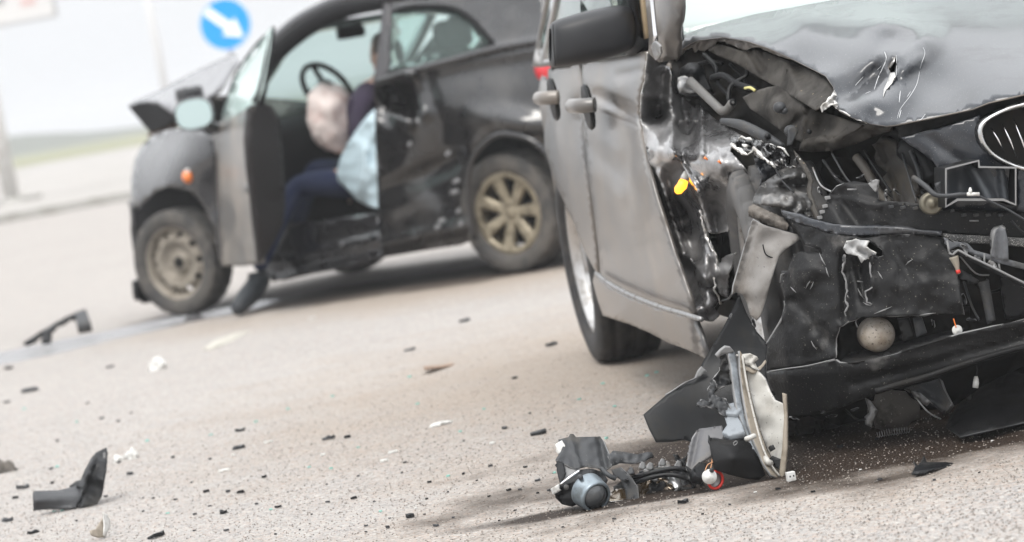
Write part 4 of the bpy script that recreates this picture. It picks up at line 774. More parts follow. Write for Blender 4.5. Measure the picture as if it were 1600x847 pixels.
# underneath
ug = mat('under_dirt_metal', (.1, .09, .08), .6, .4, dirt=(.04, .035, .03), dscale=14, speck=(.3, .28, .25), sscale=120, sthr=.66)
jc = S.L(1393, 641, 'x', .42); jr = Matrix.Rotation(math.radians(-12), 3, 'Z') @ Matrix.Rotation(math.radians(-10), 3, 'X')
jv, jf = lathe([(0, -.06), (.022, -.06), (.024, -.045), (.046, -.04), (.05, -.02), (.047, -.015), (.051, 0), (.048, .035), (.03, .05), (.02, .07), (0, .07)], 30, 'y')
obj('drive_joint', ([jr @ Vector(q) + Vector(jc) for q in jv], jf), ug, suv)
T('joint_ear', [(1353, 622), (1360, 626), (1372, 642), (1366, 655), (1362, 668), (1354, 664), (1352, 652), (1360, 645)], ('x', .46), steel, .012, res=5)
ha, hb = np.array(S.L(1370, 680, 'x', .44)), np.array(S.L(1419, 668, 'x', .44)); hp = []
for i in range(150):
    t = i / 149; a = t * 13 * 2 * math.pi; rr = .006 + .007 * t
    hp.append(ha + (hb - ha) * t + np.array([math.cos(a), 0, math.sin(a)]) * rr)
obj('coil_spring', sweep(hp, .0012, 5), steel, suv)
T('control_arm', [(1412, 608), (1425, 602), (1445, 598), (1468, 591), (1474, 608), (1486, 630), (1480, 642), (1470, 646), (1455, 628), (1438, 614)], [(1412, 608, 'x', .5), (1468, 591, 'x', .55), (1480, 642, 'x', .6)], greypl, .02, res=5, dn=dent(('r', 1420, 606, 1478, 640, 8, -.03)), rim=steel)
T('undertray', [(1478, 668), (1482, 655), (1500, 628), (1540, 600), (1600, 572), (1750, 530), (1750, 632), (1600, 660), (1545, 672), (1500, 682)], [(1478, 668, 'x', .55), (1500, 682, 'z', .02), (1600, 661, 'z', .02), (1750, 632, 'z', .02), (1540, 600, 'x', .35), (1600, 572, 'x', .35), (1750, 530, 'x', .4)], blackpl, .004, res=8, dn=dent(('n', 30, .03, 3), ('v', 40, .03, 3)), rim=greypl)
ptube('loose_wire', [(1526, 570, 'x', .7), (1527, 580, 'x', .7), (1525, 588, 'x', .7)], .002, blackpl_clean, suv, S, 5)
ptube('wire_plug', [(1525, 588, 'x', .7), (1525, 592, 'x', .7), (1525, 598, 'x', .7), (1524, 606, 'x', .7)], [.004, .006, .0075, .007], white, suv, S, 10, 0)
T('engine_undershield', [(1232, 640), (1300, 640), (1450, 590), (1600, 540), (1600, 575), (1480, 640), (1420, 640), (1310, 665)], [(1232, 640, 'x', .3), (1600, 550, 'x', .3), (1310, 665, 'x', .2), (1450, 620, 'x', .25)], darkmetal, .006, res=14)
# black corner of the bumper, folded outwards to the ground
T('torn_bumper_corner', [(1155, 460), (1166, 488), (1182, 518), (1199, 537), (1197, 580), (1206, 625), (1226, 655), (1228, 700), (1180, 704), (1110, 708), (1090, 694), (1070, 687), (1048, 690), (1025, 691), (1014, 670), (1005, 648), (1040, 618), (1085, 590), (1092, 578), (1100, 562), (1116, 536), (1130, 512), (1146, 480)], [(1155, 460, 'x', .40), (1199, 537, 'x', .43), (1226, 655, 'x', .5), (1005, 648, 'x', .42), (1025, 691, 'x', .46), (1100, 562, 'x', .38), (1110, 706, 'x', .48), (1120, 630, 'x', .44)], blackpl_clean, .004, res=7, dn=dent(('n', 90, .02, 3)), rim=edgepl)
o = T('corner_edge_chip', [(1085, 590), (1090, 578), (1096, 572), (1104, 580), (1094, 588), (1074, 596), (1042, 618), (1038, 617), (1068, 598)], [(1085, 590, 'x', .41)], edgepl, .004, res=4, jag=.5)

# cables, clips and splinters left hanging in the broken corner
rk = random.Random(41)
def hang(name, a, c, r, m, sag=6, par=suv):
    mx_ = ((a[0] + c[0]) / 2 + rk.uniform(-4, 4), (a[1] + c[1]) / 2 + sag, 'x', (a[3] + c[3]) / 2 + .01)
    ptube(name, [a, mx_, c], r, m, par, S, 6)
for a, c, r, m, sg in (((1286, 250, 'x', .36), (1340, 290, 'x', .5), .004, blackpl_clean, 14), ((1300, 240, 'x', .36), (1365, 300, 'x', .5), .003, greypl, 18), ((1270, 262, 'x', .4), (1300, 300, 'x', .52), .0028, steel, 8), ((1350, 235, 'x', .42), (1392, 300, 'x', .55), .0035, blackpl_clean, 6), ((1410, 240, 'x', .55), (1432, 316, 'x', .66), .003, greypl, 2), ((1440, 300, 'x', .7), (1478, 318, 'x', .76), .0025, blackpl_clean, 10), ((1506, 440, 'x', .68), (1530, 500, 'x', .74), .003, greypl, 8), ((1515, 430, 'x', .68), (1570, 450, 'x', .7), .0035, blackpl_clean, 16), ((1500, 400, 'x', .76), (1545, 430, 'x', .74), .0022, steel, 12), ((1205, 250, 'x', .3), (1240, 300, 'x', .45), .003, blackpl_clean, 8), ((1150, 300, 'x', -.1), (1165, 380, 'x', -.1), .004, blackpl_clean, 0), ((1128, 470, 'x', -.28), (1150, 440, 'x', .2), .003, greypl, 10), ((1320, 640, 'x', .5), (1352, 655, 'x', .5), .003, blackpl_clean, 8), ((1430, 620, 'x', .6), (1470, 655, 'x', .6), .0022, steel, 6), ((1580, 345, 'x', .8), (1620, 372, 'x', .8), .003, blackpl_clean, 4)):
    hang('cable', a, c, r, m, sg)
def splinter(name, px, py, L_, ang, xx, m, sd):
    q = random.Random(sd); a = math.radians(ang); u, v = (math.cos(a), math.sin(a)), (-math.sin(a), math.cos(a)); w_ = L_ * q.uniform(.18, .4)
    o = [(-.5, -.3), (-.1, -.5), (.3, -.3), (.5, .05), (.15, .35), (-.2, .5), (-.45, .2)]
    T(name, [(px + u[0] * p * L_ + v[0] * k * w_, py + u[1] * p * L_ + v[1] * k * w_) for p, k in o], ('x', xx), m, .004, res=3, dn=dent(('v', 7, .015, sd), ('n', 6, .012, sd)), rim=edgepl, seed=sd)
for k, (px, py, L_, an, xx) in enumerate(((1256, 352, 18, 70, .5), (1262, 330, 16, 100, .47), (1282, 300, 14, 60, .5), (1310, 276, 16, 20, .5), (1345, 276, 14, -30, .55), (1385, 306, 18, 80, .62), (1402, 300, 12, 40, .64), (1446, 310, 12, 110, .72), (1468, 312, 10, 60, .76), (1486, 376, 12, 30, .79), (1508, 386, 14, 25, .8), (1528, 402, 14, 28, .81), (1506, 470, 22, 80, .72), (1518, 500, 16, 10, .73), (1458, 505, 16, 80, .7), (1340, 505, 12, 80, .66), (1246, 398, 12, 10, .53), (1226, 440, 10, 80, .5), (1178, 505, 14, 60, .45), (1140, 495, 12, 110, .42), (1318, 404, 12, 80, .68), (1326, 462, 10, 70, .68), (1367, 400, 12, 20, .71), (1240, 655, 16, 10, .45), (1300, 650, 18, -15, .5), (1336, 640, 14, -20, .52), (1208, 232, 14, 40, .3), (1166, 228, 14, 10, .26), (1184, 236, 12, 60, .28), (1222, 252, 10, 70, .33), (1246, 252, 14, 80, .36))):
    splinter('broken_splinter', px, py, L_, an, xx, (blackpl_clean, greypl, glossb, baremetal)[3 if k > 25 and k % 2 else k % 3], 300 + k)
for k in range(10):
    x = 1392 + k * 19; c = S.L(x, 323 + k * 1.2 if x < 1500 else 336, 'x', BX(x) + .004); box('clip_tab', c, (.01, .012, .007), greypl, suv, None, .001)
# ------------------------------------------------------------------ wreckage lying on the road by the suv
W_ = WORLD
def W(name, outl, ctrl, m, parent, th=.003, org=None, **k):
    """trace in world space; vertices are moved to the parent's origin"""
    o = trace(name, outl, ctrl, m, parent, W_, th, **k)
    if parent is not None:
        pl = parent.location if parent.parent is None else parent.parent.location
        for v in o.data.vertices: v.co -= Vector(pl)
    return o
def wp(px, py, y): return W_.L(px, py, 'y', y)
def wtube(name, pts, r, m, parent, n=8, k=4):
    P = [np.array(wp(*q)) - np.array(parent.location) for q in pts]
    return tube(name, P, r, m, parent, n, k)
def wy(*c): return [(a, b, 'y', v) for a, b, v in c]
# A: the lamp's rear shell standing on its edge
g = ground(1195, 748); sh = empty('headlamp_shell', (g[0], g[1], 0)); tag(sh, 'broken headlamp shell with pale inside standing on end against the bumper', 'headlamp')
yb = g[1]
W('pale_inside', [(1163, 556), (1175, 566), (1184, 578), (1196, 592), (1204, 612), (1211, 625), (1220, 629), (1225, 632), (1228, 660), (1226, 700), (1221, 736), (1210, 722), (1200, 704), (1190, 678), (1180, 645), (1171, 605)], wy((1163, 556, yb + .12), (1204, 612, yb + .08), (1226, 680, yb + .0), (1221, 736, yb), (1185, 650, yb + .08), (1205, 670, yb + .07)), lampwhite, sh, .004, res=4, dn=dent(('n', 24, .01, 2)), rim=edgepl)
W('side_wall', [(1156, 548), (1163, 558), (1170, 600), (1179, 643), (1189, 677), (1199, 704), (1211, 725), (1222, 738), (1216, 748), (1205, 742), (1192, 722), (1180, 694), (1170, 664), (1162, 620), (1157, 585)], wy((1156, 548, yb + .1), (1170, 600, yb + .1), (1222, 738, yb + .01), (1192, 722, yb - .03), (1162, 620, yb + .04)), mat('brown_stained_plastic', (.3, .26, .21), .6, dirt=(.2, .17, .13), dscale=16), sh, .006, res=4, rim=edgepl)
W('outer_rim', [(1222, 614), (1227, 616), (1229, 650), (1229, 700), (1225, 742), (1220, 748), (1217, 742), (1222, 700), (1225, 650)], wy((1222, 614, yb), (1229, 690, yb - .02), (1220, 745, yb - .02)), MATS['brown_stained_plastic'], sh, .008, res=4)
W('blue_grey_strip', [(1137, 548), (1148, 550), (1153, 580), (1157, 616), (1165, 650), (1176, 688), (1186, 712), (1180, 712), (1166, 676), (1152, 640), (1146, 600), (1142, 570)], wy((1137, 548, yb + .09), (1157, 616, yb + .05), (1186, 712, yb - .02), (1150, 630, yb + .03)), mat('blue_grey_shell', (.2, .22, .24), .5, dirt=(.12, .13, .14), dscale=18), sh, .01, res=4, rim=edgepl)
W('white_flap', [(1150, 554), (1172, 552), (1183, 557), (1185, 562), (1180, 567), (1186, 580), (1178, 576), (1166, 570), (1158, 562)], wy((1150, 554, yb + .1), (1183, 557, yb + .12), (1186, 580, yb + .1)), lampwhite, sh, .004, res=3, dn=dent(('n', 8, .02, 1)), rim=edgepl)
W('flap_prong', [(1160, 569), (1178, 578), (1190, 570), (1196, 562), (1198, 566), (1190, 576), (1178, 584), (1164, 578)], wy((1160, 569, yb + .1), (1198, 562, yb + .12), (1178, 582, yb + .1)), MATS['brown_stained_plastic'], sh, .005, res=3)
W('top_hook', [(1119, 556), (1126, 548), (1134, 542), (1142, 543), (1148, 550), (1140, 552), (1128, 554), (1122, 560)], wy((1119, 556, yb + .08), (1148, 548, yb + .09), (1130, 545, yb + .08)), edgepl, sh, .01, res=3)
W('hook_blade', [(1124, 556), (1137, 553), (1140, 590), (1144, 600), (1128, 604), (1117, 612), (1109, 596), (1118, 588), (1125, 578)], wy((1124, 556, yb + .09), (1140, 590, yb + .07), (1112, 605, yb + .06)), blackpl_clean, sh, .005, res=4, dn=dent(('n', 10, .02, 2)), rim=edgepl)
W('crumpled_bracket', [(1088, 630), (1098, 624), (1108, 628), (1106, 608), (1114, 594), (1120, 600), (1116, 618), (1134, 624), (1142, 640), (1132, 652), (1120, 640), (1104, 634), (1090, 636)], wy((1088, 630, yb + .03), (1142, 640, yb + .03), (1114, 594, yb + .06)), greypl, sh, .004, res=3, dn=dent(('v', 8, .03, 2)), jag=.6, rim=edgepl)
W('shell_block', [(1132, 652), (1150, 648), (1158, 660), (1164, 676), (1140, 682), (1128, 676), (1136, 664)], wy((1132, 652, yb + .03), (1158, 660, yb + .0), (1140, 682, yb - .02)), MATS['blue_grey_shell'], sh, .03, res=4)
W('block_step', [(1134, 632), (1150, 628), (1158, 640), (1150, 648), (1134, 646)], wy((1134, 632, yb + .05), (1158, 640, yb + .02), (1150, 648, yb + .01)), MATS['blue_grey_shell'], sh, .02, res=4)
W('black_cover', [(1107, 679), (1110, 684), (1140, 688), (1160, 686), (1172, 692), (1184, 712), (1196, 742), (1186, 750), (1165, 748), (1140, 742), (1116, 734), (1111, 710)], wy((1107, 679, yb + .0), (1160, 686, yb - .02), (1196, 742, yb - .01), (1116, 734, yb - .05), (1145, 715, yb - .06)), blackpl, sh, .005, res=5, dn=dent(('g', 1145, 715, 20, 18, 0, -.02), ('r', 1112, 688, 1176, 700, 6, .01)), rim=greypl)
W('grey_plate', [(1074, 736), (1074, 714), (1078, 692), (1092, 670), (1128, 665), (1132, 678), (1128, 690), (1111, 684), (1112, 712), (1095, 722), (1084, 736)], wy((1074, 736, yb - .02), (1092, 670, yb + .05), (1130, 670, yb + .03), (1110, 712, yb - .01)), mat('grey_shell_plastic', (.085, .085, .09), .5, dirt=(.14, .13, .12), dscale=14), sh, .005, res=4, dn=dent(('r', 1092, 672, 1080, 730, 6, .015)), rim=edgepl)
W('box_lug', [(1082, 732), (1092, 722), (1104, 724), (1110, 738), (1100, 748), (1086, 744)], wy((1082, 732, yb - .05), (1104, 724, yb - .03), (1100, 748, yb - .06)), blackpl_clean, sh, .03, res=5)
for q, r in (([(1166, 686, yb - .04), (1172, 684, yb - .05), (1179, 681, yb - .04)], .0065), ([(1196, 716, yb - .01), (1200, 722, yb - .03), (1204, 724, yb - .01)], .008)): wtube('white_clip', q, r, lampwhite, sh, 8)
W('dark_diamond', [(1200, 700), (1207, 695), (1211, 702), (1204, 706)], wy((1200, 700, yb + .02), (1211, 702, yb + .01), (1204, 706, yb + .02)), greypl, sh, .003, res=3)
W('inner_pocket', [(1200, 718), (1207, 712), (1222, 718), (1221, 736), (1212, 730)], wy((1200, 718, yb + .0), (1222, 718, yb - .01), (1212, 732, yb - .01)), blackpl_clean, sh, .01, res=4)
wtube('seam_bead', [(1160, 556, yb + .09), (1167, 600, yb + .07), (1178, 650, yb + .04), (1192, 700, yb + .0), (1206, 728, yb - .02), (1218, 744, yb - .02)], .0028, lampwhite, sh, 6)
wtube('wire_ring', [(1146, 692, yb - .06), (1150, 689, yb - .06), (1152, 692, yb - .06), (1147, 696, yb - .06), (1146, 692, yb - .06)], .0009, steel, sh, 5)
# B: the projector unit lying flat
g = ground(945, 786); yb2 = g[1]; hu = empty('headlamp_unit', (g[0], g[1], 0)); tag(hu, 'smashed headlamp unit with projector lens and hoses lying on the road', 'headlamp')
W('mount_plate', [(872, 687), (888, 683), (891, 678), (896, 678), (900, 683), (938, 682), (943, 690), (948, 702), (953, 714), (955, 728), (946, 734), (930, 730), (915, 728), (900, 734), (884, 726), (868, 718), (876, 706), (880, 696)], wy((872, 687, yb2 + .1), (938, 682, yb2 + .12), (955, 728, yb2 + .03), (868, 718, yb2 + .03), (900, 732, yb2 + .02)), greypl, hu, .004, res=4, dn=dent(('r', 890, 680, 906, 732, 5, -.012), ('r', 938, 684, 946, 732, 8, .03), ('n', 12, .008, 2)), rim=edgepl)
W('white_tab', [(868, 694), (878, 688), (883, 696), (881, 706), (872, 710)], wy((868, 694, yb2 + .08), (883, 696, yb2 + .08), (872, 710, yb2 + .07)), white, hu, .006, res=3)
W('side_strap', [(869, 718), (881, 724), (884, 738), (878, 754), (874, 752), (870, 736)], wy((869, 718, yb2 + .03), (884, 738, yb2 + .0), (876, 754, yb2 - .02)), blackpl_clean, hu, .006, res=4)
W('inner_pale_plate', [(882, 726), (900, 732), (906, 734), (892, 744), (882, 750)], wy((882, 726, yb2 + .03), (906, 734, yb2 + .02), (882, 750, yb2 - .0)), edgepl, hu, .004, res=4)
W('far_flange', [(950, 712), (958, 704), (975, 706), (995, 710), (1012, 706), (1019, 707), (1022, 714), (1008, 720), (990, 724), (968, 724), (956, 728)], wy((950, 712, yb2 + .06), (1019, 707, yb2 + .1), (956, 728, yb2 + .04), (1008, 720, yb2 + .06)), greypl, hu, .004, res=4, dn=dent(('n', 10, .015, 4)), rim=edgepl)
W('lamp_body', [(866, 766), (876, 756), (890, 745), (905, 734), (925, 732), (942, 738), (950, 750), (944, 764), (920, 770), (900, 786), (894, 792), (878, 788), (868, 778)], wy((866, 766, yb2 - .0), (905, 734, yb2 + .02), (950, 750, yb2 + .0), (878, 788, yb2 + .0), (905, 765, yb2 - .05)), blackpl_clean, hu, .02, res=4, dn=dent(('r', 872, 762, 930, 736, 6, -.015), ('r', 878, 774, 940, 746, 4, .012)))
W('white_foot', [(860, 764), (870, 758), (874, 768), (864, 773)], wy((860, 764, yb2), (874, 768, yb2 - .02), (864, 773, yb2)), white, hu, .01, res=3)
for px, py in ((885, 762), (907, 746)):
    c = np.array(wp(px, py, yb2 - .07)) - np.array(hu.location); obj('lamp_stud', lathe([(0, -.004), (.005, -.004), (.0065, .002), (.0065, .012)], 14, 'y', c), greypl, hu)
wtube('chrome_rail', [(876, 757, yb2 - .05), (890, 746, yb2 - .05), (906, 735, yb2 - .04)], .003, chrome, hu, 8)
pc = np.array(wp(928, 774, yb2 - .06)) - np.array(hu.location); rotl = Vector((0, -1, 0)).rotation_difference(Vector((.42, -.8, -.38)).normalized()).to_matrix()
def pv(prof, n=40): v, f = lathe(prof, n, 'y'); return [rotl @ Vector(q) + Vector(pc) for q in v], f
ringm = mat('blue_grey_lens_ring', (.22, .26, .29), .35, .5, dirt=(.14, .16, .17), dscale=20)
obj('lens_ring', pv([(.033, -.012), (.0385, -.014), (.0405, -.008), (.042, .022), (.044, .026), (.044, .034), (.02, .04), (.0, .04)]), ringm, hu)
obj('projector_lens', pv([(0, -.024), (.012, -.022), (.022, -.0175), (.03, -.0105), (.0335, -.006), (.0335, .004)]), mat('dusty_projector_glass', (.05, .055, .06), .12, coat=1, dirt=(.14, .14, .14), dscale=30, dlo=.5, dhi=.75), hu)
W('second_reflector', [(990, 766), (996, 756), (1008, 749), (1025, 746), (1040, 748), (1052, 754), (1052, 766), (1040, 776), (1020, 784), (1000, 786), (992, 778)], wy((990, 766, yb2 + .0), (1025, 746, yb2 + .06), (1052, 760, yb2 + .03), (1010, 785, yb2 - .02), (1020, 765, yb2 + .05)), mat('amber_tinted_reflector', (.12, .085, .05), .12, .6, coat=.8, dirt=(.3, .27, .22), dscale=24, dlo=.52, dhi=.62), hu, .004, res=4, dn=dent(('n', 8, .012, 3)), rim=chrome)
W('amber_floor', [(948, 776), (962, 764), (978, 762), (984, 778), (968, 782), (952, 784)], wy((948, 776, yb2), (978, 762, yb2 + .04), (970, 782, yb2 - .01)), MATS['amber_tinted_reflector'], hu, .004, res=4, rim=chrome)
W('fork_bracket', [(955, 734), (970, 730), (985, 744), (996, 762), (998, 786), (992, 788), (989, 774), (986, 788), (980, 786), (976, 764), (970, 750), (958, 742)], wy((955, 734, yb2 + .03), (985, 744, yb2 + .0), (996, 786, yb2 - .03)), greypl, hu, .006, res=4, rim=edgepl)
wtube('link_arm', [(940, 732, yb2 + .0), (950, 742, yb2 - .03), (962, 748, yb2 - .03)], .006, greypl, hu, 8)
for q, r, m in (([(985, 748, yb2 + .02), (1005, 742, yb2 - .0), (1030, 736, yb2 - .01), (1055, 732, yb2 - .02), (1075, 736, yb2 - .02), (1092, 748, yb2 - .02), (1098, 762, yb2 - .02)], .006, blackpl_clean), ([(990, 756, yb2 + .01), (1010, 748, yb2 - .01), (1040, 742, yb2 - .02), (1062, 744, yb2 - .03), (1080, 752, yb2 - .03), (1084, 762, yb2 - .03)], .006, blackpl_clean), ([(1000, 738, yb2 + .04), (1020, 734, yb2 + .02), (1045, 732, yb2 + .02)], .004, greypl), ([(1030, 728, yb2 + .05), (1042, 736, yb2 + .04), (1060, 752, yb2 + .0)], .008, steel), ([(1064, 764, yb2 - .03), (1080, 766, yb2 - .03), (1098, 764, yb2 - .02)], .007, blackpl_clean)):
    wtube('wiring_hose', q, r, m, hu, 8)
for k in range(26):
    q = rnd.uniform(-.02, .02); x = 1000 + k * 3; wtube('hose_rib', [(x, 745 - k * .5 + 3 * math.sin(k), yb2 - .005), (x + 2, 740 - k * .5, yb2 - .005)], .0016, blackpl_clean, hu, 5, 0) if k % 2 else None
W('chrome_cap', [(1042, 744), (1050, 738), (1062, 750), (1066, 758), (1056, 764), (1048, 754)], wy((1042, 744, yb2 - .0), (1050, 738, yb2 + .01), (1060, 762, yb2 - .03)), mat('pale_metal_cap', (.5, .5, .5), .3, .7), hu, .02, res=4, dn=dent(('r', 1046, 741, 1061, 761, 8, -.012)))
for k, (x, y) in enumerate(((1004, 727), (1010, 733), (985, 735), (1035, 722), (1042, 726), (975, 745), (1060, 725), (1022, 745), (1048, 772), (1016, 728))):
    W('lamp_fragment', [(x - 5, y + 3), (x - 1, y - 6), (x + 4, y - 4), (x + 6, y + 4), (x, y + 6)], wy((x, y, yb2 + .01 + .02 * (k % 3)), (x + 5, y, yb2 + .02), (x, y + 5, yb2)), (edgepl, steel, blackpl_clean)[k % 3], hu, .004, res=3, seed=k)
W('black_splinter', [(1052, 709), (1060, 711), (1064, 718), (1074, 712), (1071, 722), (1078, 732), (1066, 728), (1056, 734), (1058, 722)], wy((1052, 709, yb2 + .06), (1078, 732, yb2 + .05), (1056, 734, yb2 + .05)), blackpl_clean, hu, .004, res=3, dn=dent(('v', 8, .02, 3)))
W('rear_tray', [(958, 760), (985, 744), (1030, 728), (1070, 735), (1096, 758), (1090, 766), (1050, 768), (1000, 786), (965, 784)], wy((958, 760, yb2 + .04), (1030, 728, yb2 + .1), (1096, 762, yb2 + .03), (1000, 788, yb2 - .01)), blackpl_clean, hu, .004, res=6, dn=dent(('v', 14, .03, 5), ('n', 8, .02, 4)))
# C: bulb holder with a red sealing ring
g = ground(1112, 768); y3 = g[1]; bh = empty('bulb_holder', (g[0], g[1], 0)); tag(bh, 'white bulb holder with red sealing ring and wires lying before the shell', 'bulb holder')
def disc(px, py, yy, prof, rx, rz, m, name):
    c = np.array(wp(px, py, yy)) - np.array(bh.location); rt = Matrix.Rotation(math.radians(rz), 3, 'Z') @ Matrix.Rotation(math.radians(rx), 3, 'X')
    v, f = lathe(prof, 32, 'y'); return obj(name, ([rt @ Vector(q) + Vector(c) for q in v], f), m, bh)
disc(1118, 750, y3 - .0, [(.021 + .0035 * math.cos(a), .0035 * math.sin(a)) for a in np.linspace(0, 2 * math.pi, 9)], 8, 30, redring, 'red_ring')
disc(1119, 752, y3 + .004, [(0, .006), (.012, .004), (.0195, 0), (.0195, .008), (0, .01)], 8, 30, steel, 'metal_cup')
disc(1108, 745, y3 - .02, [(0, -.012), (.006, -.012), (.008, -.006), (.013, -.006), (.014, 0), (.018, .001), (.018, .007), (0, .008)], -5, -15, white, 'white_cap')
disc(1112, 735, y3 - .025, [(0, -.01), (.005, -.008), (.006, .004), (0, .006)], -20, 0, greypl, 'plug')
for q in ([(1110, 734, y3 - .02), (1112, 724, y3 - .0), (1113, 716, y3 + .01)], [(1102, 735, y3 - .02), (1106, 726, y3 - .01), (1114, 722, y3 + .0)]): wtube('wire', q, .0013, mat('orange_wire', (.5, .25, .12), .5), bh, 5)
# D: small white connector
g = ground(1237, 752); cn = empty('white_connector', (g[0], g[1], 0)); tag(cn, 'tiny white two-pin plug lying on wet asphalt beside the lamp shell', 'connector')
cr_ = Matrix.Rotation(.25, 3, 'Z'); box('plug_body', (0, 0, .012), (.02, .016, .022), white, cn, cr_, .001)
for s in (-1, 1): box('pin_hole', Vector((0, 0, .013)) + cr_ @ Vector((.0045 * s, -.0083, 0)), (.003, .001, .004), blackpl_clean, cn, cr_, 0)

# ------------------------------------------------------------------ larger loose pieces on the road
def loose(name, lab, cat, base, parts, group=None):
    g = ground(*base); t = empty(name, (g[0], g[1], 0)); tag(t, lab, cat, group)
    for nm, outl, c, m, kw in parts: W(nm, outl, wy(*[(a, b, g[1] + d) for a, b, d in c]), m, t, **kw)
    return t
loose('bent_trim_piece', 'bent black plastic trim with a raised end lying alone on pale asphalt', 'car part', (95, 799), [
    ('flat_end', [(51, 770), (54, 767), (90, 766), (108, 762), (122, 757), (132, 766), (128, 780), (118, 793), (90, 795), (52, 798)], [(51, 770, .0), (52, 798, -.02), (120, 760, .08), (118, 793, -.02)], mat('dark_trim_plastic', (.03, .031, .034), .45), dict(th=.006, res=5, dn=dent(('r', 55, 782, 125, 776, 14, -.03)))),
    ('raised_end', [(108, 760), (118, 752), (126, 750), (132, 735), (142, 716), (150, 707), (166, 699), (167, 720), (164, 745), (158, 775), (150, 786), (128, 792), (118, 792), (126, 778), (130, 765)], [(118, 752, .1), (166, 699, .1), (158, 775, -.02), (128, 792, -.03), (140, 740, .02)], blackpl_clean, dict(th=.005, res=4, dn=dent(('r', 128, 770, 148, 715, 6, -.03), ('n', 14, .012, 4)), rim=greypl)),
    ('pale_hole', [(161, 708), (165, 707), (165, 716), (162, 717)], [(163, 712, .02), (165, 710, .02), (162, 716, .02)], edgepl, dict(th=.003, res=3))])
loose('white_shard', 'curled white shard with brown inner side standing on the asphalt', 'shard', (157, 841), [
    ('pale_face', [(161, 801), (168, 804), (172, 812), (173, 822), (168, 832), (165, 840), (162, 836), (163, 820)], [(161, 801, .0), (173, 820, .02), (165, 840, -.02)], white, dict(th=.003, res=3)),
    ('brown_face', [(162, 808), (164, 822), (164, 839), (155, 840), (143, 836), (141, 829), (150, 826), (156, 816)], [(162, 808, .02), (164, 839, -.02), (141, 829, -.06)], MATS['brown_stained_plastic'], dict(th=.003, res=3))])
def lump(name, lab, cat, base, w, h, m, seed, group=None, n=14):
    g = ground(*base); t = FPX / g[1]; r = random.Random(seed); bm = bmesh.new(); bmesh.ops.create_icosphere(bm, subdivisions=3, radius=1)
    for v in bm.verts:
        k = 1 + .75 * noise.noise(v.co * 1.5 + Vector((seed, 0, 0))) + .35 * noise.noise(v.co * 4 + Vector((0, seed, 0))); v.co = Vector((v.co.x * w / 2 / t * k, v.co.y * w / 2.4 / t * k, max(-.2, v.co.z) * h / t * k))
        v.co.z = max(v.co.z, 0)
    me = bpy.data.meshes.new(name); bm.to_mesh(me); bm.free()
    o = obj(name, me, m); o.location = (g[0], g[1], 0); return tag(o, lab, cat, group)
lump('white_fragment', 'crumpled white fragment beside a smaller one behind the bent trim', 'fragment', (207, 716), 22, 13, white, 3)
lump('white_fragment', 'small white fragment lying against a larger crumpled one', 'fragment', (186, 720), 20, 9, white, 9)
lump('white_fragment', 'lone round white fragment on bare asphalt before the steel wheel', 'fragment', (248, 577), 26, 20, white, 14)
lump('dark_fragment', 'dark mud covered lump at the road edge beyond the bent trim', 'fragment', (5, 738), 40, 18, brownpl, 21)
loose('plastic_strip', 'long pale curved plastic strip lying in front of the black hatchback', 'car part', (360, 540), [('strip', [(320, 542), (335, 532), (365, 521), (395, 515), (405, 516), (398, 524), (370, 533), (330, 545)], [(320, 542, 0), (405, 516, .9), (365, 521, .5), (330, 545, -.05)], mat('pale_beige_plastic', (.42, .4, .35), .6), dict(th=.02, res=5))])
loose('brown_stick', 'thin brown curved strip lying between the two cars', 'strip', (715, 568), [('strip', [(662, 572), (690, 570), (725, 562), (752, 545), (757, 541), (756, 548), (730, 566), (695, 573), (664, 576)], [(662, 572, -.1), (757, 541, .9), (690, 571, -.05), (725, 564, .15)], mat('brown_strip', (.25, .17, .12), .7), dict(th=.006, res=4))])
loose('dark_wreck_piece', 'broken dark bracket with a square grey end lying past the steel wheel', 'car part', (90, 540), [
    ('square_end', [(117, 488), (134, 482), (142, 505), (120, 509)], [(117, 488, .2), (142, 505, 0), (120, 509, 0)], greypl, dict(th=.05, res=6)),
    ('arm', [(35, 536), (60, 520), (85, 505), (105, 494), (118, 488), (120, 496), (100, 502), (82, 515), (78, 532), (64, 534), (66, 522), (48, 536)], [(35, 536, 0), (118, 490, .2), (70, 532, 0)], blackpl_clean, dict(th=.02, res=5, dn=dent(('n', 10, .05, 2))))])
loose('fork_shard', 'forked black plastic shard lying on grainy asphalt beside the undertray', 'shard', (1445, 742), [
    ('blade', [(1424, 741), (1430, 728), (1427, 720), (1434, 727), (1438, 722), (1444, 711), (1448, 722), (1462, 722), (1480, 722), (1501, 725), (1485, 728), (1465, 732), (1448, 740), (1432, 743)], [(1424, 741, .0), (1444, 711, .1), (1501, 725, .12), (1448, 740, -.01)], blackpl_clean, dict(th=.004, res=3, dn=dent(('r', 1430, 738, 1500, 724, 6, -.02)), rim=greypl))])
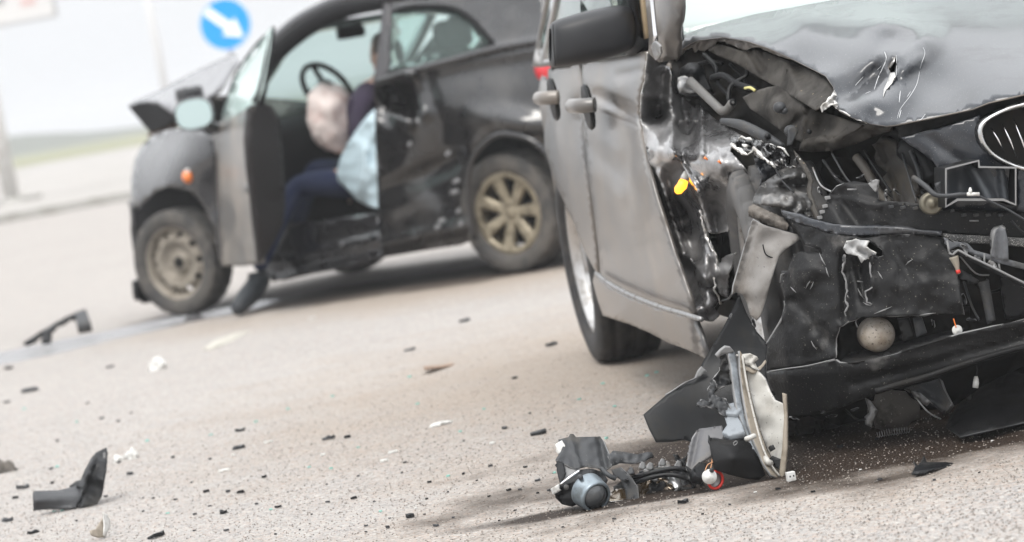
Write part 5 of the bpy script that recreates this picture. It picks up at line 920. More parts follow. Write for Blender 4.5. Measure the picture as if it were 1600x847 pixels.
# puddle of coolant in front of the steel wheel and white powder
# ------------------------------------------------------------------ small shards
def chip(name, lab, cat, px, py, L, m, seed, group, thin=.45, curl_=.35):
    """one thin broken piece, resting on the road"""
    r = random.Random(seed); g = ground(px, py); s = L / (FPX / g[1]); n = r.randint(5, 8); a0 = r.uniform(-.6, .6)
    el = r.uniform(.18, thin); pts = []
    for i in range(n):
        a = 2 * math.pi * i / n + r.uniform(-.3, .3); q = r.uniform(.55, 1.0); pts.append((s / 2 * q * math.cos(a), s / 2 * q * math.sin(a) * el * 2.2))
    th = min(r.uniform(.08, .2) * s, .004) + .001
    c, sn = math.cos(a0), math.sin(a0); P = [(x * c - y * sn, x * sn + y * c) for x, y in pts]
    lift = [min(r.uniform(0, curl_) * s * .5, .012) for _ in P]
    v = [(x, y, .001 + l * .3) for (x, y), l in zip(P, lift)] + [(x * .9, y * .9, .001 + th + l) for (x, y), l in zip(P, lift)] + [(0, 0, .001 + th * 1.1)]
    f = [tuple(range(n - 1, -1, -1))] + [(i, (i + 1) % n, n + (i + 1) % n, n + i) for i in range(n)] + [(n + i, n + (i + 1) % n, 2 * n) for i in range(n)]
    o = obj(name, (v, f), m, None, False); o.location = (g[0], g[1], .0); return tag(o, lab, cat, group)
black_list = [(413, 747, 12), (511, 758, 6), (633, 724, 8), (628, 740, 6), (724, 742, 9), (767, 730, 9), (821, 731, 10), (840, 752, 13), (795, 768, 11), (813, 766, 9), (764, 777, 8), (858, 768, 9), (553, 780, 14), (512, 786, 11), (435, 794, 14), (401, 789, 8), (667, 781, 8), (585, 785, 6), (643, 809, 20), (572, 823, 8), (572, 832, 6), (606, 826, 12), (487, 805, 5), (708, 810, 7), (805, 799, 8), (681, 823, 13), (431, 836, 6), (469, 829, 5), (840, 772, 6), (788, 671, 12), (828, 647, 6), (725, 690, 5), (543, 685, 15), (514, 687, 24), (671, 755, 9), (609, 811, 6), (664, 805, 5), (204, 742, 15), (377, 771, 16), (356, 770, 11), (322, 770, 17), (274, 782, 9), (240, 780, 6), (224, 779, 5), (224, 800, 7), (329, 792, 8), (350, 803, 20), (305, 805, 9), (304, 830, 7), (355, 830, 16), (246, 840, 34), (375, 701, 30), (377, 674, 20), (165, 777, 9), (82, 756, 9), (80, 734, 10), (25, 779, 12), (37, 764, 34), (52, 834, 24), (12, 815, 24), (270, 716, 10), (328, 719, 8), (185, 659, 8), (159, 655, 10), (186, 724, 8), (49, 612, 40), (137, 631, 8), (172, 575, 14), (15, 577, 22), (11, 630, 14), (205, 646, 8), (862, 541, 26), (805, 592, 14), (725, 503, 22), (1068, 787, 26), (1180, 722, 8), (1215, 766, 12), (1375, 751, 9), (1370, 688, 10), (640, 548, 30), (1312, 700, 16), (960, 812, 8), (1270, 770, 9), (1140, 790, 7), (1098, 805, 6), (700, 770, 6), (745, 752, 5), (560, 745, 6), (450, 770, 5), (300, 755, 6), (120, 815, 7), (90, 690, 10), (860, 800, 5), (880, 825, 6), (780, 815, 6), (1460, 752, 7), (1530, 740, 7)]
for i, (x, y, L) in enumerate(black_list):
    if L >= 20: lab = 'long black plastic splinter lying flat on the asphalt'
    elif L >= 10: lab = 'short black plastic shard lying on the asphalt'
    else: lab = 'tiny black plastic crumb lying on the asphalt'
    chip('plastic_shard', lab, 'shard', x, y, L * 1.05, (blackpl_clean, MATS['dark_trim_plastic'])[i % 2], 100 + i, {'l': 'long black splinters on the road', 's': 'short black shards on the road', 't': 'black crumbs on the road'}[lab[0]], thin=.35)
chip('rectangular_shard', 'thick rectangular black shard lying in front of the suv rear tyre', 'shard', 842, 679, 40, blackpl_clean, 4, None, .4)
gl = [(483, 731), (518, 733), (652, 632), (720, 675), (905, 625), (942, 600), (960, 636), (1026, 583), (1012, 588), (450, 640), (595, 800), (37, 640), (120, 660), (424, 797), (98, 799), (85, 800), (262, 803), (947, 686), (866, 740), (756, 640), (330, 680), (560, 700), (700, 745), (230, 690), (400, 660), (640, 590), (520, 620), (90, 730)]
for i, (x, y) in enumerate(gl): chip('glass_crumb', 'small blue green crumb of broken window glass on the road', 'glass crumb', x, y, 9 if y < 700 else 8, blueglass, 500 + i, 'glass crumbs on the road', .5, .2)
wl = [(690, 664, 50), (615, 708, 22), (600, 722, 18), (350, 737, 28), (365, 712, 8), (770, 694, 16), (488, 498, 14), (200, 712, 8), (60, 705, 8), (462, 778, 9), (650, 795, 7), (1180, 770, 7), (1345, 735, 6), (1550, 690, 6), (420, 692, 20), (505, 712, 12)]
for i, (x, y, L) in enumerate(wl): chip('white_chip', 'long flat white plastic sliver on the asphalt' if L > 25 else 'small flat white plastic chip on the asphalt', 'chip', x, y, L, white, 700 + i, 'white slivers on the road' if L > 25 else 'white chips on the road', .3, .1)
# loose grit: nobody could count it
r = random.Random(9); gv, gf = [], []
for k in range(17000):
    x, y = r.uniform(-60, 1660), 500 + 360 * r.random() ** .7
    if y > 860: continue
    g = ground(x, y)
    if g[1] > 13: continue
    s = r.uniform(.0009, .0032); c = Vector((g[0], g[1], s * .45)); b0 = len(gv)
    q = Matrix.Rotation(r.uniform(0, 6.28), 3, 'Z')
    for d in ((1, 0, 0), (-1, 0, 0), (0, 1, 0), (0, -1, 0), (0, 0, .8), (0, 0, -.6)): gv.append(c + q @ (Vector(d) * s * r.uniform(.7, 1.2)))
    for t in ((0, 2, 4), (2, 1, 4), (1, 3, 4), (3, 0, 4), (2, 0, 5), (1, 2, 5), (3, 1, 5), (0, 3, 5)): gf.append(tuple(b0 + i for i in t))
gm = bpy.data.materials.new('loose_grit'); gm.use_nodes = True; t_ = gm.node_tree; b_ = t_.nodes['Principled BSDF']; gi = t_.nodes.new('ShaderNodeNewGeometry'); rp = t_.nodes.new('ShaderNodeValToRGB')
rp.color_ramp.elements[0].color = (.12, .11, .1, 1); rp.color_ramp.elements[1].color = (.27, .24, .21, 1); e_ = rp.color_ramp.elements.new(.5); e_.color = (.22, .19, .165, 1)
t_.links.new(gi.outputs['Random Per Island'], rp.inputs[0]); t_.links.new(rp.outputs[0], b_.inputs['Base Color']); b_.inputs['Roughness'].default_value = .8
go = obj('grit', (gv, gf), gm, None, False); go['kind'] = 'stuff'; go['label'] = 'loose grit and sand grains scattered over the asphalt'; go['category'] = 'grit'
# ------------------------------------------------------------------ the black hatchback, nose crushed, driver's door open
Bf = Frame(-1.378, 18.695, math.radians(141))
hat = empty('crashed_hatchback', (-1.378, 18.695, 0), math.radians(141))
tag(hat, 'black three-door hatchback with crushed nose, open driver door and dented side', 'car')
def H(name, outl, ctrl, m, th=.006, **k): return trace(name, outl, ctrl, m, k.pop('parent', hat), Bf, th, **k)
def hp_(*c): return [(a, b, ax, v) for a, b, ax, v in c]
H('front_fender', [(205, 306), (205, 280), (210, 250), (222, 226), (240, 210), (262, 203), (292, 200), (322, 206), (331, 214), (336, 250), (340, 300), (343, 345), (346, 413), (339, 396), (335, 362), (324, 330), (307, 307), (286, 294), (263, 291), (242, 299), (227, 314), (216, 322)], hp_((206, 280, 'x', .40), (240, 212, 'x', .28), (262, 291, 'y', .82), (300, 204, 'y', .79), (340, 300, 'y', .83), (345, 410, 'y', .83), (290, 240, 'y', .84)), blackpaint, .006, res=8, dn=dent(('n', 40, .02, 1)))
H('arch_edge', [(200, 316), (212, 306), (222, 303), (220, 318), (214, 330), (206, 330)], hp_((206, 310, 'x', .40), (220, 304, 'x', .36), (210, 330, 'x', .4)), steel, .006, res=5, dn=dent(('n', 8, .03, 1)))
H('arch_liner', [(205, 322), (227, 306), (262, 292), (300, 302), (330, 340), (346, 414), (330, 440), (230, 440), (212, 420), (204, 360)], ('y', .52), interior, .01, res=14)
H('torn_liner', [(203, 326), (212, 322), (214, 370), (224, 410), (240, 440), (216, 400), (206, 360)], hp_((203, 326, 'x', .42), (214, 370, 'x', .4), (240, 440, 'x', .3)), blackpl_clean, .006, res=8)
lump_l = H('front_flap', [(210, 440), (222, 434), (236, 450), (240, 472), (226, 474), (212, 462)], hp_((210, 440, 'x', .38), (236, 450, 'x', .36), (226, 474, 'x', .38)), blackpl_clean, .03, res=6)
ac = Bf.L(294, 276, 'y', .86); obj('side_repeater', lathe([(0, .035), (.018, .03), (.035, .014), (.04, 0), (0, 0)], 20, 'y', ac), amber, hat)
ac2 = Bf.L(297, 266, 'y', .85); obj('repeater_socket', lathe([(0, .03), (.012, .028), (.016, 0), (0, 0)], 16, 'y', ac2), white, hat)
# hood, buckled upwards
hoodm = mat('hatchback_hood_paint', (.045, .044, .05), .32, .3, 1, crough=.12, dirt=(.1, .1, .105), dscale=3)
H('hood', [(200, 166), (206, 159), (240, 145), (300, 113), (345, 92), (368, 84), (374, 96), (362, 112), (346, 140), (320, 160), (296, 176), (276, 180), (262, 170), (246, 159), (222, 160)], hp_((200, 166, 'y', .45), (245, 160, 'y', .62), (276, 180, 'y', .75), (368, 84, 'y', .2), (300, 113, 'y', .12), (346, 140, 'y', .72), (240, 145, 'y', .3), (300, 150, 'y', .5)), hoodm, .01, res=8)
H('hood_underside', [(200, 166), (222, 161), (246, 160), (262, 171), (277, 181), (270, 192), (252, 202), (235, 207), (220, 190)], hp_((200, 166, 'y', .44), (246, 160, 'y', .60), (277, 181, 'y', .72), (235, 207, 'y', .5)), interior, .01, res=8)
H('torn_slam_panel', [(228, 212), (238, 204), (256, 196), (280, 186), (284, 196), (268, 204), (250, 210), (236, 214)], hp_((228, 212, 'x', .42), (280, 190, 'x', .2), (250, 210, 'x', .34)), mat('rusty_brown_metal', (.16, .11, .08), .7), .02, res=6, dn=dent(('n', 12, .04, 1)))
# far half of hood and front, so that the car closes
obj('hood_far_side', grid([[(-.45, .2, 1.12), (-.45, -.4, 1.0), (-.42, -.72, .95)], [(0, .25, 1.2), (0, -.4, .98), (.05, -.74, .9)], [(.3, .3, 1.2), (.45, -.3, .85), (.45, -.7, .8)]]), hoodm, hat)
obj('crushed_nose', grid([[(.3, .5, .95), (.5, 0, .85), (.5, -.6, .8)], [(.42, .5, .7), (.55, 0, .6), (.6, -.6, .6)], [(.4, .45, .35), (.5, 0, .3), (.6, -.6, .3)]]), darkmetal, hat)
box('engine', (.0, .0, .55), (.7, 1.0, .5), darkmetal, hat, None, .05)
# --- open door
dc = hp_((342, 330, 'y', .84), (332, 214, 'y', .84), (408, 412, 'y', 1.52), (400, 310, 'y', 1.5), (392, 170, 'y', 1.5), (346, 414, 'y', .84), (368, 300, 'y', 1.18))
dr = H('door', [(331, 214), (345, 192), (362, 184), (392, 168), (389, 215), (392, 260), (398, 310), (404, 370), (408, 412), (378, 416), (346, 416), (341, 330), (336, 250)], dc, mat('road_lit_door_skin', (.1, .095, .09), .45, .2, .7, crough=.25, dirt=(.26, .23, .2), dscale=3, dlo=.4, dhi=.65), .02, res=8, dn=dent(('r', 352, 230, 356, 400, 9, .03), ('r', 375, 380, 404, 384, 12, -.02), ('n', 30, .015, 4)))  # beige on a black car: road reflection put into the door colour
H('door_trim', [(392, 168), (404, 160), (424, 164), (436, 186), (442, 240), (446, 320), (442, 352), (428, 380), (412, 408), (407, 412), (403, 370), (397, 310), (391, 260), (388, 215)], hp_((392, 168, 'y', 1.5), (407, 412, 'y', 1.52), (442, 240, 'x', -1.45), (446, 320, 'x', -1.4), (424, 164, 'x', -1.42), (428, 380, 'x', -1.4)), mat('door_trim_plastic', (.016, .014, .014), .6, spec=.25), .03, res=8, parent=dr)
lc = Bf.L(390, 294, 'y', 1.53); obj('door_latch', lathe([(0, .012), (.03, .01), (.035, 0)], 16, 'y', lc), steel, dr)
gd = H('door_glass', [(345, 190), (350, 165), (362, 132), (378, 100), (400, 70), (424, 43), (420, 80), (410, 140), (402, 160), (385, 172), (362, 184)], hp_((345, 190, 'y', .86), (362, 132, 'y', .86), (424, 43, 'y', 1.30), (402, 160, 'y', 1.5), (380, 130, 'y', 1.05)), mat('pale_door_glass', (.72, .86, .83), .06, trans=.45, ior=1.3), .005, res=12, parent=dr)
ptube('window_frame', [(402, 162, 'y', 1.48), (410, 140, 'y', 1.45), (420, 85, 'y', 1.36), (427, 43, 'y', 1.28)], [.035, .026, .02, .012], interior, dr, Bf, 8)
ptube('window_frame', [(427, 43, 'y', 1.28), (400, 70, 'y', 1.1), (378, 100, 'y', .98), (362, 132, 'y', .88), (348, 175, 'y', .85)], .006, interior, dr, Bf, 6)
mcn = Bf.L(303, 178, 'y', 1.08)
mr = Matrix.Rotation(math.radians(-38), 3, 'Z')
def ell(rx, rz, d, c, rot, n=32): return [rot @ Vector((rx * math.copysign(abs(math.cos(a)) ** .75, math.cos(a)), d, rz * math.copysign(abs(math.sin(a)) ** .75, math.sin(a)))) + Vector(c) for a in np.linspace(0, 2 * math.pi, n + 1)[:-1]]
fw = (Matrix.Rotation(-Bf.yaw, 3, 'Z'))                     # world axes inside the car's frame
rows = [ell(s * .105, s * .085, d, mcn, fw) for s, d in ((1, 0), (1.04, .02), (1.0, .05), (.8, .085), (.4, .1))]
V_, F_ = [], []
for rr in rows: V_ += rr
for i in range(4):
    for k in range(32): F_.append((i * 32 + k, i * 32 + (k + 1) % 32, (i + 1) * 32 + (k + 1) % 32, (i + 1) * 32 + k))
F_.append(tuple(range(4 * 32, 5 * 32)))
mo = obj('door_mirror', (V_, F_), blackpaint, dr); e2 = ell(.098, .079, -.004, mcn, fw); obj('mirror_glass', (e2, [tuple(range(31, -1, -1))]), mat('mirror_glass_teal', (.72, .86, .84), .06, .9), mo, False)
ptube('mirror_stalk', [(320, 190, 'y', 1.04), (335, 200, 'y', .95), (346, 200, 'y', .88)], .03, blackpaint, mo, Bf, 8)
box('far_mirror', Bf.L(296, 148, 'x', -.35) , (.1, .16, .1), blackpaint, hat, None, .03)
# --- body side behind the door
win = [(613, 22), (640, 13), (690, 12), (716, 18), (730, 28), (750, 48), (767, 68), (740, 82), (690, 97), (640, 107), (607, 113), (609, 80)]
qdn = dent(('g', 616, 156, 30, 22, 18, .34), ('r', 586, 150, 640, 192, 14, -.14), ('r', 590, 134, 640, 114, 12, -.12), ('r', 648, 118, 664, 180, 12, -.1), ('g', 690, 260, 40, 60, 0, .08), ('r', 600, 300, 720, 250, 24, .05), ('n', 40, .012, 3), ('r', 640, 110, 860, 70, 18, -.05), ('g', 800, 190, 60, 20, 10, -.08), ('r', 600, 380, 735, 350, 16, -.05))
H('quarter_panel', [(586, 132), (598, 116), (603, 60), (607, 6), (650, -4), (720, -10), (790, -30), (838, -40), (848, 0), (858, 40), (863, 90), (868, 130), (878, 200), (884, 262), (874, 300), (868, 274), (856, 244), (832, 218), (797, 207), (766, 213), (747, 228), (736, 250), (731, 290), (735, 340), (741, 374), (720, 383), (660, 392), (596, 403), (592, 360), (590, 300), (586, 200)],
  hp_((586, 132, 'y', .83), (607, 6, 'y', .66), (720, -5, 'y', .64), (790, -30, 'y', .6), (767, 68, 'y', .74), (860, 60, 'y', .72), (863, 110, 'y', .78), (880, 230, 'y', .80), (800, 207, 'y', .85), (735, 300, 'y', .84), (741, 374, 'y', .82), (596, 400, 'y', .82), (590, 260, 'y', .83), (660, 250, 'y', .84), (700, 120, 'y', .81), (607, 113, 'y', .79)), blackscuff, .006, res=8, dn=qdn, holes=[win])
H('rear_side_window', win, hp_((613, 22, 'y', .665), (730, 28, 'y', .67), (767, 68, 'y', .73), (607, 113, 'y', .78), (690, 97, 'y', .77)), glass, .004, res=14)
for q in ([(613, 20), (640, 11), (690, 10), (716, 16), (732, 28), (752, 48), (770, 68)], [(770, 68), (740, 83), (690, 98), (640, 108), (607, 114)]): ptube('window_trim', [(x, y, 'y', .69 + (y - 10) * .001) for x, y in q], .012, interior, hat, Bf, 6)
ptube('beltline', [(590, 128, 'y', .85), (640, 112, 'y', .85), (700, 96, 'y', .84), (775, 76, 'y', .80), (855, 62, 'y', .76)], .02, blackpaint, hat, Bf, 8)
ptube('arch_lip', [(741, 374, 'y', .86), (733, 320, 'y', .87), (736, 255, 'y', .88), (766, 216, 'y', .88), (797, 209, 'y', .88), (832, 220, 'y', .88), (858, 246, 'y', .86), (872, 290, 'y', .84)], .016, blackpaint, hat, Bf, 8)
scm = mat('white_scrape', (.2, .2, .205), .6)
for x, y, L_ in ((713, 283, 14), (710, 300, 16), (690, 345, 14), (700, 240, 10), (684, 355, 12), (716, 330, 8), (640, 225, 7), (720, 350, 8), (534, 382, 5)):
    d_ = .2; H('scrape_patch', [(x - L_ / 2, y + 3), (x - L_ / 4, y - 3), (x + L_ / 3, y - 5), (x + L_ / 2, y), (x, y + 4)], [(x, y, 'y', .862)], scm, .003, res=4)
H('b_pillar', [(598, 4), (612, 3), (612, 40), (607, 116), (588, 132), (583, 128), (592, 70)], hp_((598, 4, 'y', .66), (612, 40, 'y', .7), (607, 116, 'y', .79), (585, 130, 'y', .82)), mat('grey_pillar', (.05, .048, .052), .4), .03, res=8)
H('sill', [(406, 410), (430, 392), (446, 352), (520, 342), (592, 330), (596, 403), (540, 417), (480, 428), (440, 438), (418, 436)], hp_((406, 410, 'y', .8), (446, 352, 'y', .72), (592, 330, 'y', .74), (596, 403, 'y', .83), (480, 428, 'y', .83), (440, 438, 'y', .82)), blackpaint, .02, res=8, dn=dent(('r', 430, 410, 596, 372, 14, -.05)))
ptube('door_seal', [(408, 112, 'y', .74), (425, 90, 'y', .70), (462, 56, 'y', .66), (500, 32, 'y', .63), (545, 14, 'y', .62), (603, 4, 'y', .64)], [.045, .05, .05, .05, .045, .04], interior, hat, Bf, 8)
ptube('roof_rail', [(395, 118, 'y', .72), (425, 76, 'y', .66), (460, 42, 'y', .62), (500, 18, 'y', .59), (545, 0, 'y', .58), (605, -10, 'y', .60), (700, -14, 'y', .6), (800, -30, 'y', .56)], [.04, .05, .05, .05, .05, .05, .05, .05], blackpaint, hat, Bf, 10)
def lx(px, py, y): return Bf.L(px, py, 'y', y)
rr0 = [lx(460, 42, .62), lx(545, 0, .58), lx(605, -10, .6), lx(700, -14, .6), lx(800, -30, .56)]
o = obj('roof', grid([[p, (p[0] + .04, p[1] * .5, p[2] + .04), (p[0] + .05, 0, p[2] + .05), (p[0] + .04, -p[1] * .5, p[2] + .04), (p[0], -p[1], p[2])] for p in rr0]), blackpaint, hat); solid(o, .02)
ws = grid([[(-.42, y, .98 + .0) for y in (-.68, -.34, 0, .34, .68)], [(-.78, y, 1.2) for y in (-.64, -.32, 0, .32, .64)], [(rr0[0][0] + (.04 if abs(y) < .5 else 0), y, rr0[0][2]) for y in (-.6, -.3, 0, .3, .6)]])
o = obj('windscreen', ws, glass, hat); solid(o, .005)
tube('far_a_pillar', [(-.42, -.7, .98), (-.78, -.66, 1.22), (rr0[0][0], -.61, rr0[0][2])], .035, blackpaint, hat, 8)
# far side: lower body, window opening
def fs_(out, holes=()):
    vs, fs = sheet(out, holes, .12); return [(x, -(.83 - max(0, z - .95) * .42), z) for x, z in vs], fs
far_low = [(.45, .3), (.36, .31)] + [(.34 * math.cos(a), .31 + .36 * math.sin(a)) for a in np.linspace(.1, math.pi - .1, 10)] + [(-.4, .2), (-2.1, .2)] + [(-2.47 + .34 * math.cos(a), .31 + .36 * math.sin(a)) for a in np.linspace(.1, math.pi - .1, 10)] + [(-2.9, .3), (-3.15, .35), (-3.2, .8), (-3.1, 1.0), (-.4, .96), (.3, .85), (.5, .7)]
o = obj('far_side_panel', fs_(far_low), blackpaint, hat); solid(o, .02)
far_up = [(-.45, .965), (-3.1, 1.005), (-2.85, 1.38), (-2.4, 1.46), (-1.6, 1.48), (-1.15, 1.4), (-.8, 1.22)]
fw_ = [[(-.75, 1.0), (-1.0, 1.24), (-1.3, 1.38), (-1.68, 1.4), (-1.68, 1.0)], [(-1.8, 1.0), (-1.8, 1.4), (-2.3, 1.38), (-2.65, 1.08)]]
o = obj('far_pillars', fs_(far_up, fw_), blackpaint, hat); solid(o, .02)
for q in fw_:
    o = obj('far_window', fs_(q), glass, hat); solid(o, .004)
# tail
tl = [lx(838, -40, .56), lx(848, 0, .62), lx(863, 110, .78), lx(884, 262, .78)]
o = obj('tailgate', grid([[tl[1] + np.array([0, 0, .02]), (tl[1][0] - .12, 0, tl[1][2] + .05), (tl[1][0], -tl[1][1], tl[1][2])], [tl[2], (tl[2][0] - .2, 0, 1.02), (tl[2][0], -tl[2][1], tl[2][2])], [tl[3], (tl[3][0] - .25, 0, .6), (tl[3][0], -tl[3][1], tl[3][2])], [(-2.95, .7, .3), (-3.15, 0, .3), (-2.95, -.7, .3)]]), blackpaint, hat); solid(o, .01)
o = obj('rear_window', grid([[(tl[1][0] - .03, .5, tl[1][2] + .0), (tl[1][0] - .15, 0, tl[1][2] + .03), (tl[1][0] - .03, -.5, tl[1][2])], [(tl[2][0] - .06, .6, 1.08), (tl[2][0] - .22, 0, 1.1), (tl[2][0] - .06, -.6, 1.08)]]), MATS['pale_door_glass'], hat); solid(o, .004)
tc_ = lx(852, 110, .78); obj('tail_lamp', lathe([(0, .03), (.04, .025), (.07, .005), (.075, -.02), (0, -.02)], 24, 'y', (tc_[0] + .0, tc_[1], tc_[2])), red, hat)
# interior
box('floor', (-1.4, 0, .27), (2.6, 1.5, .06), interior, hat)
obj('dashboard', grid([[(-.45, y, .95) for y in (-.68, 0, .68)], [(-.72, y, 1.0) for y in (-.68, 0, .68)], [(-.85, y, .85) for y in (-.66, 0, .66)], [(-.7, y, .4) for y in (-.66, 0, .66)]]), interior, hat)
for yy in (-.36, .36):
    box('seat', (-1.5, yy, .45), (.52, .5, .2), interior, hat, None, .06); box('seat_back', (-1.82, yy, .85), (.16, .48, .72), interior, hat, Matrix.Rotation(-.22, 3, 'Y'), .06); box('headrest', (-1.96, yy, 1.28), (.1, .26, .16), interior, hat, None, .04)
box('rear_bench', (-2.45, 0, .75), (.2, 1.2, .75), interior, hat, Matrix.Rotation(-.3, 3, 'Y'), .06)
sc = Bf.L(512, 140, 'y', .36); srot = Matrix.Rotation(math.radians(-62), 3, 'Y')
swv, swf = lathe([(.17 + .016 * math.cos(a), .016 * math.sin(a)) for a in np.linspace(0, 2 * math.pi, 9)], 40, 'z')
sw = obj('steering_wheel', ([srot @ Vector(q) + Vector(sc) for q in swv], swf), interior, hat)
hv_, hf_ = lathe([(0, .02), (.06, .018), (.07, 0), (0, -.01)], 20, 'z'); obj('wheel_hub', ([srot @ Vector(q) + Vector(sc) for q in hv_], hf_), greypl, sw)
for a in (0, math.pi * .5, math.pi): tube('wheel_spoke', [srot @ Vector((.05 * math.cos(a), .05 * math.sin(a), 0)) + Vector(sc), srot @ Vector((.165 * math.cos(a), .165 * math.sin(a), 0)) + Vector(sc)], .015, interior, sw, 8, 0)
box('interior_mirror', Bf.L(548, 50, 'x', -1.0), (.04, .22, .07), interior, hat, None, .015)
# spent airbags
def bag(name, c, r_, m, seed, par):
    bm = bmesh.new(); bmesh.ops.create_icosphere(bm, subdivisions=4, radius=1)
    for v in bm.verts:
        k = 1 + .22 * noise.noise(v.co * 1.7 + Vector((seed, 0, 0))) + .07 * noise.noise(v.co * 5 + Vector((0, seed, 0))); v.co = Vector((v.co.x * r_[0] * k, v.co.y * r_[1] * k, v.co.z * r_[2] * k)) + Vector(c)
    me = bpy.data.meshes.new(name); bm.to_mesh(me); bm.free(); return obj(name, me, m, par)
bag('driver_airbag', Bf.L(519, 185, 'y', .46), (.135, .14, .185), pinkcloth, 3, hat)
H('side_airbag', [(586, 170), (588, 230), (593, 326), (577, 323), (556, 312), (540, 294), (528, 284), (526, 268), (532, 246), (546, 220), (562, 196), (575, 180)], hp_((586, 170, 'y', .72), (593, 326, 'y', .78), (528, 280, 'y', .66), (550, 215, 'y', .68), (565, 270, 'y', .76)), palecloth, .03, res=6, dn=dent(('r', 580, 190, 560, 305, 12, -.04), ('n', 18, .05, 3), ('r', 575, 200, 585, 310, 7, .03)))
# wheels
wheel(hat, (-.02, .73, .305), .305, .185, 1, 'steel', dustyrubber, steelwheel, math.radians(4))
wheel(hat, (-2.47, .73, .315), .315, .195, 1, (7,), dustyrubber, alloy)
for x in (0, -2.47): wheel(hat, (x, -.73, .31), .31, .185, -1, (7,), dustyrubber, alloy)
H('rear_arch_inner', [(733, 300), (736, 250), (766, 212), (800, 205), (860, 246), (880, 300), (880, 380), (740, 380)], ('y', .5), interior, .01, res=14)
for x in (0, -2.47): tube('axle', [(x, -.7, .3), (x, .7, .3)], .05, darkmetal, hat, 8, 0)
# driver: one body, legs out of the door
def skin_body(name, verts, edges, parent, mats, levels=2):
    me = bpy.data.meshes.new(name); me.from_pydata([tuple(map(float, v[0])) for v in verts], edges, []); me.update()
    o = bpy.data.objects.new(name, me); COL.objects.link(o); o.parent = parent
    o.modifiers.new('skin', 'SKIN'); 
    if not me.skin_vertices: 
        bpy.context.view_layer.objects.active = o
    sv = me.skin_vertices[0].data
    for i, v in enumerate(verts): r_ = v[1]; sv[i].radius = r_ if isinstance(r_, tuple) else (r_, r_); sv[i].use_root = (i == 0)
    ss = o.modifiers.new('smooth', 'SUBSURF'); ss.levels = levels; ss.render_levels = levels
    for m in mats: me.materials.append(m)
    return o
per = empty('person', (-1.378, 18.695, 0), math.radians(141)); tag(per, 'person in dark jumper and blue jeans seated in the open black hatchback', 'person')
navy = mat('dark_blue_denim', (.009, .017, .055), .85); jumper = mat('dark_purple_jumper', (.035, .025, .05), .9); skinm = mat('skin', (.5, .33, .26), .5); shoe = mat('dark_shoe', (.015, .018, .022), .6); hairm = mat('grey_hair', (.12, .11, .1), .8)
q = lambda px, py, y: Bf.L(px, py, 'y', y)
pel = q(580, 285, .38); ch = q(576, 185, .36); sh_ = q(578, 150, .36)
kneeL, ankL = q(462, 290, .66), q(402, 425, .98); footL = np.array(Bf.L(372, 482, 'z', .05))
kneeR, ankR = q(488, 262, .40), q(462, 362, .52); toeR = q(440, 384, .56)
body = [(pel, (.16, .13)), (q(579, 235, .37), (.15, .12)), (ch, (.165, .125)), (sh_, (.11, .09)), (q(594, 127, .33), .052), (q(601, 110, .32), .055),
        (q(560, 288, .48), .095), (q(510, 286, .58), .085), (kneeL, .068), (q(432, 350, .82), .06), (ankL, .045),
        (q(560, 282, .30), .095), (q(522, 270, .34), .085), (kneeR, .068), (q(476, 310, .46), .058), (ankR, .045),
        (q(570, 158, .52), .065), (q(560, 205, .56), .05), (q(556, 244, .52), .042), (q(552, 262, .5), .034), (q(546, 270, .5), .028),
        (q(578, 158, .2), .065), (q(560, 210, .16), .05), (q(556, 248, .2), .036), (q(552, 268, .22), .028)]
ed = [(0, 1), (1, 2), (2, 3), (3, 4), (4, 5), (0, 6), (6, 7), (7, 8), (8, 9), (9, 10), (0, 11), (11, 12), (12, 13), (13, 14), (14, 15), (3, 16), (16, 17), (17, 18), (18, 19), (19, 20), (3, 21), (21, 22), (22, 23), (23, 24)]
bo = skin_body('body', body, ed, per, [jumper, navy, skinm])
dg = bpy.context.evaluated_depsgraph_get(); bpy.context.view_layer.update(); dg = bpy.context.evaluated_depsgraph_get()
me2 = bpy.data.meshes.new_from_object(bo.evaluated_get(dg)); bo.modifiers.clear(); bo.data = me2
segs = [(np.array(body[a][0], float), np.array(body[b][0], float), a, b) for a, b in ed]
def part_of(c):
    best = (9, 0)
    for A, Bq, a, b in segs:
        t = max(0, min(1, (c - A) @ (Bq - A) / ((Bq - A) @ (Bq - A)))); d_ = np.linalg.norm(c - A - t * (Bq - A)); best = min(best, (d_, b))
    b = best[1]; return 1 if 6 <= b <= 15 else (2 if b in (4, 5, 20, 24) else 0)
while len(me2.materials) < 3: me2.materials.append((jumper, navy, skinm)[len(me2.materials)])
for p in me2.polygons: p.use_smooth = True; p.material_index = part_of(np.array(p.center))
# head with face, seen from its left side
hc_ = Vector(q(604, 86, .32)); bm = bmesh.new(); bmesh.ops.create_icosphere(bm, subdivisions=4, radius=1)
for v in bm.verts:
    x, y, z = v.co; jaw = 1 - .28 * max(0, -z) ** 1.2
    X, Y, Z = x * .098, y * .076 * jaw, z * .125
    if x > 0:
        X += .028 * math.exp(-((y / .22) ** 2 + ((z + .12) / .2) ** 2)); X += .008 * math.exp(-((y / .4) ** 2 + ((z + .5) / .14) ** 2)); X -= .012 * (math.exp(-(((abs(y) - .35) / .2) ** 2 + ((z - .08) / .14) ** 2)))
        X += .01 * math.exp(-((y / .35) ** 2 + ((z + .85) / .2) ** 2))
    v.co = Vector((X, Y, Z)) + hc_
me = bpy.data.meshes.new('head'); bm.to_mesh(me); bm.free(); hd = obj('head', me, skinm, per)
for s in (-1, 1):
    e_ = hc_ + Vector((.08, s * .03, .01)); obj('eye', lathe([(0, .012), (.008, .01), (.012, 0), (.008, -.01), (0, -.012)], 14, 'x', e_), shoe, hd)
    obj('ear', lathe([(0, s * .012), (.02, s * .01), (.028, s * .0), (0, 0)], 14, 'y', hc_ + Vector((-.005, s * .074, -.005))), skinm, hd)
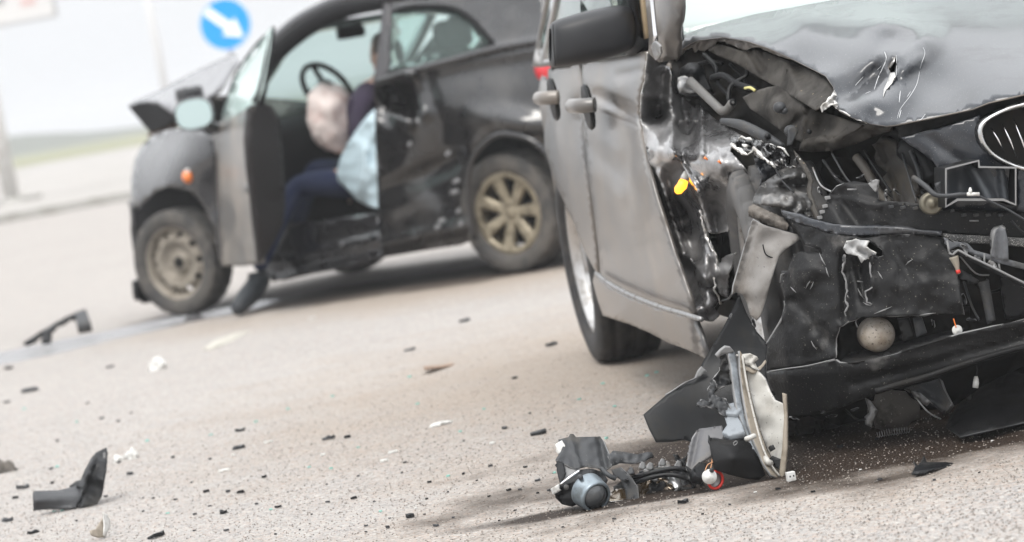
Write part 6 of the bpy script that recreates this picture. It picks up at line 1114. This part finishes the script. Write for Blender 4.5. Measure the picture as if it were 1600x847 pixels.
obj('mouth', sweep([hc_ + Vector((.09, y, -.058 - abs(y) * .1)) for y in (-.022, 0, .022)], .005, 6), redring, hd)
bm = bmesh.new(); bmesh.ops.create_icosphere(bm, subdivisions=4, radius=1)
for v in list(bm.verts):
    x, y, z = v.co; k = 1 + .05 * noise.noise(v.co * 6)
    if (x > .35 and z < .62) or z < -.45 or (abs(y) > .8 and z < .05 and x > -.2): bm.verts.remove(v)
    else: v.co = Vector((x * .104, y * .083, z * .133)) * k + hc_
me = bpy.data.meshes.new('hair'); bm.to_mesh(me); bm.free(); solid(obj('hair', me, hairm, per), .01)
def foot(name, ank, toe, m):
    a, t = Vector(ank), Vector(toe); d = (t - a)
    return obj(name, sweep([a + Vector((0, 0, .05)), a, a + d * .3 + Vector((0, 0, -.01)), a + d * .65, t, t + d * .06], [.055, .062, .062, .055, .042, .012], 12), m, per)
foot('shoe', ankL + np.array([0, 0, -.05]), footL + np.array([0, 0, .0]), shoe)
foot('shoe', ankR, toeR, shoe)
# hands: palm and five fingers each
for wi, sd in ((20, 1), (24, -1)):
    w0 = Vector(body[wi][0]); dirv = (w0 - Vector(body[wi - 1][0])).normalized(); up_ = Vector((0, 0, 1)); sdv = dirv.cross(up_).normalized()
    pieces = [sweep([w0 - dirv * .02, w0 + dirv * .03, w0 + dirv * .075], [.026, .036, .034], 10)]
    for k, (o_, ln) in enumerate(((-.026, .06), (-.009, .075), (.009, .08), (.026, .07))):
        b0 = w0 + dirv * .07 + sdv * o_; pieces.append(sweep([b0, b0 + dirv * ln * .45 - up_ * .004, b0 + dirv * ln * .8 - up_ * .022, b0 + dirv * ln * .9 - up_ * .04], [.0095, .009, .008, .006], 8))
    b0 = w0 + dirv * .025 + sdv * sd * .03; pieces.append(sweep([b0, b0 + (dirv + sdv * sd) * .025, b0 + dirv * .055 + sdv * sd * .03], [.012, .011, .007], 8))
    obj('hand', join(*pieces), skinm, per)

# ------------------------------------------------------------------ winter haze round the whole place
hz = bpy.data.materials.new('haze_air'); hz.use_nodes = True; t_ = hz.node_tree; t_.nodes.remove(t_.nodes['Principled BSDF'])
pv_ = t_.nodes.new('ShaderNodeVolumePrincipled'); pv_.inputs['Color'].default_value = (.97, .98, 1, 1); pv_.inputs['Density'].default_value = .0016; pv_.inputs['Anisotropy'].default_value = 0
t_.links.new(pv_.outputs[0], t_.nodes['Material Output'].inputs['Volume'])
ho = obj('haze', boxm((0, 690, 5.5), (1420, 1450, 13)), hz, None, False); ho['kind'] = 'stuff'; ho['label'] = 'pale winter haze over the whole crossing'; ho['category'] = 'haze'
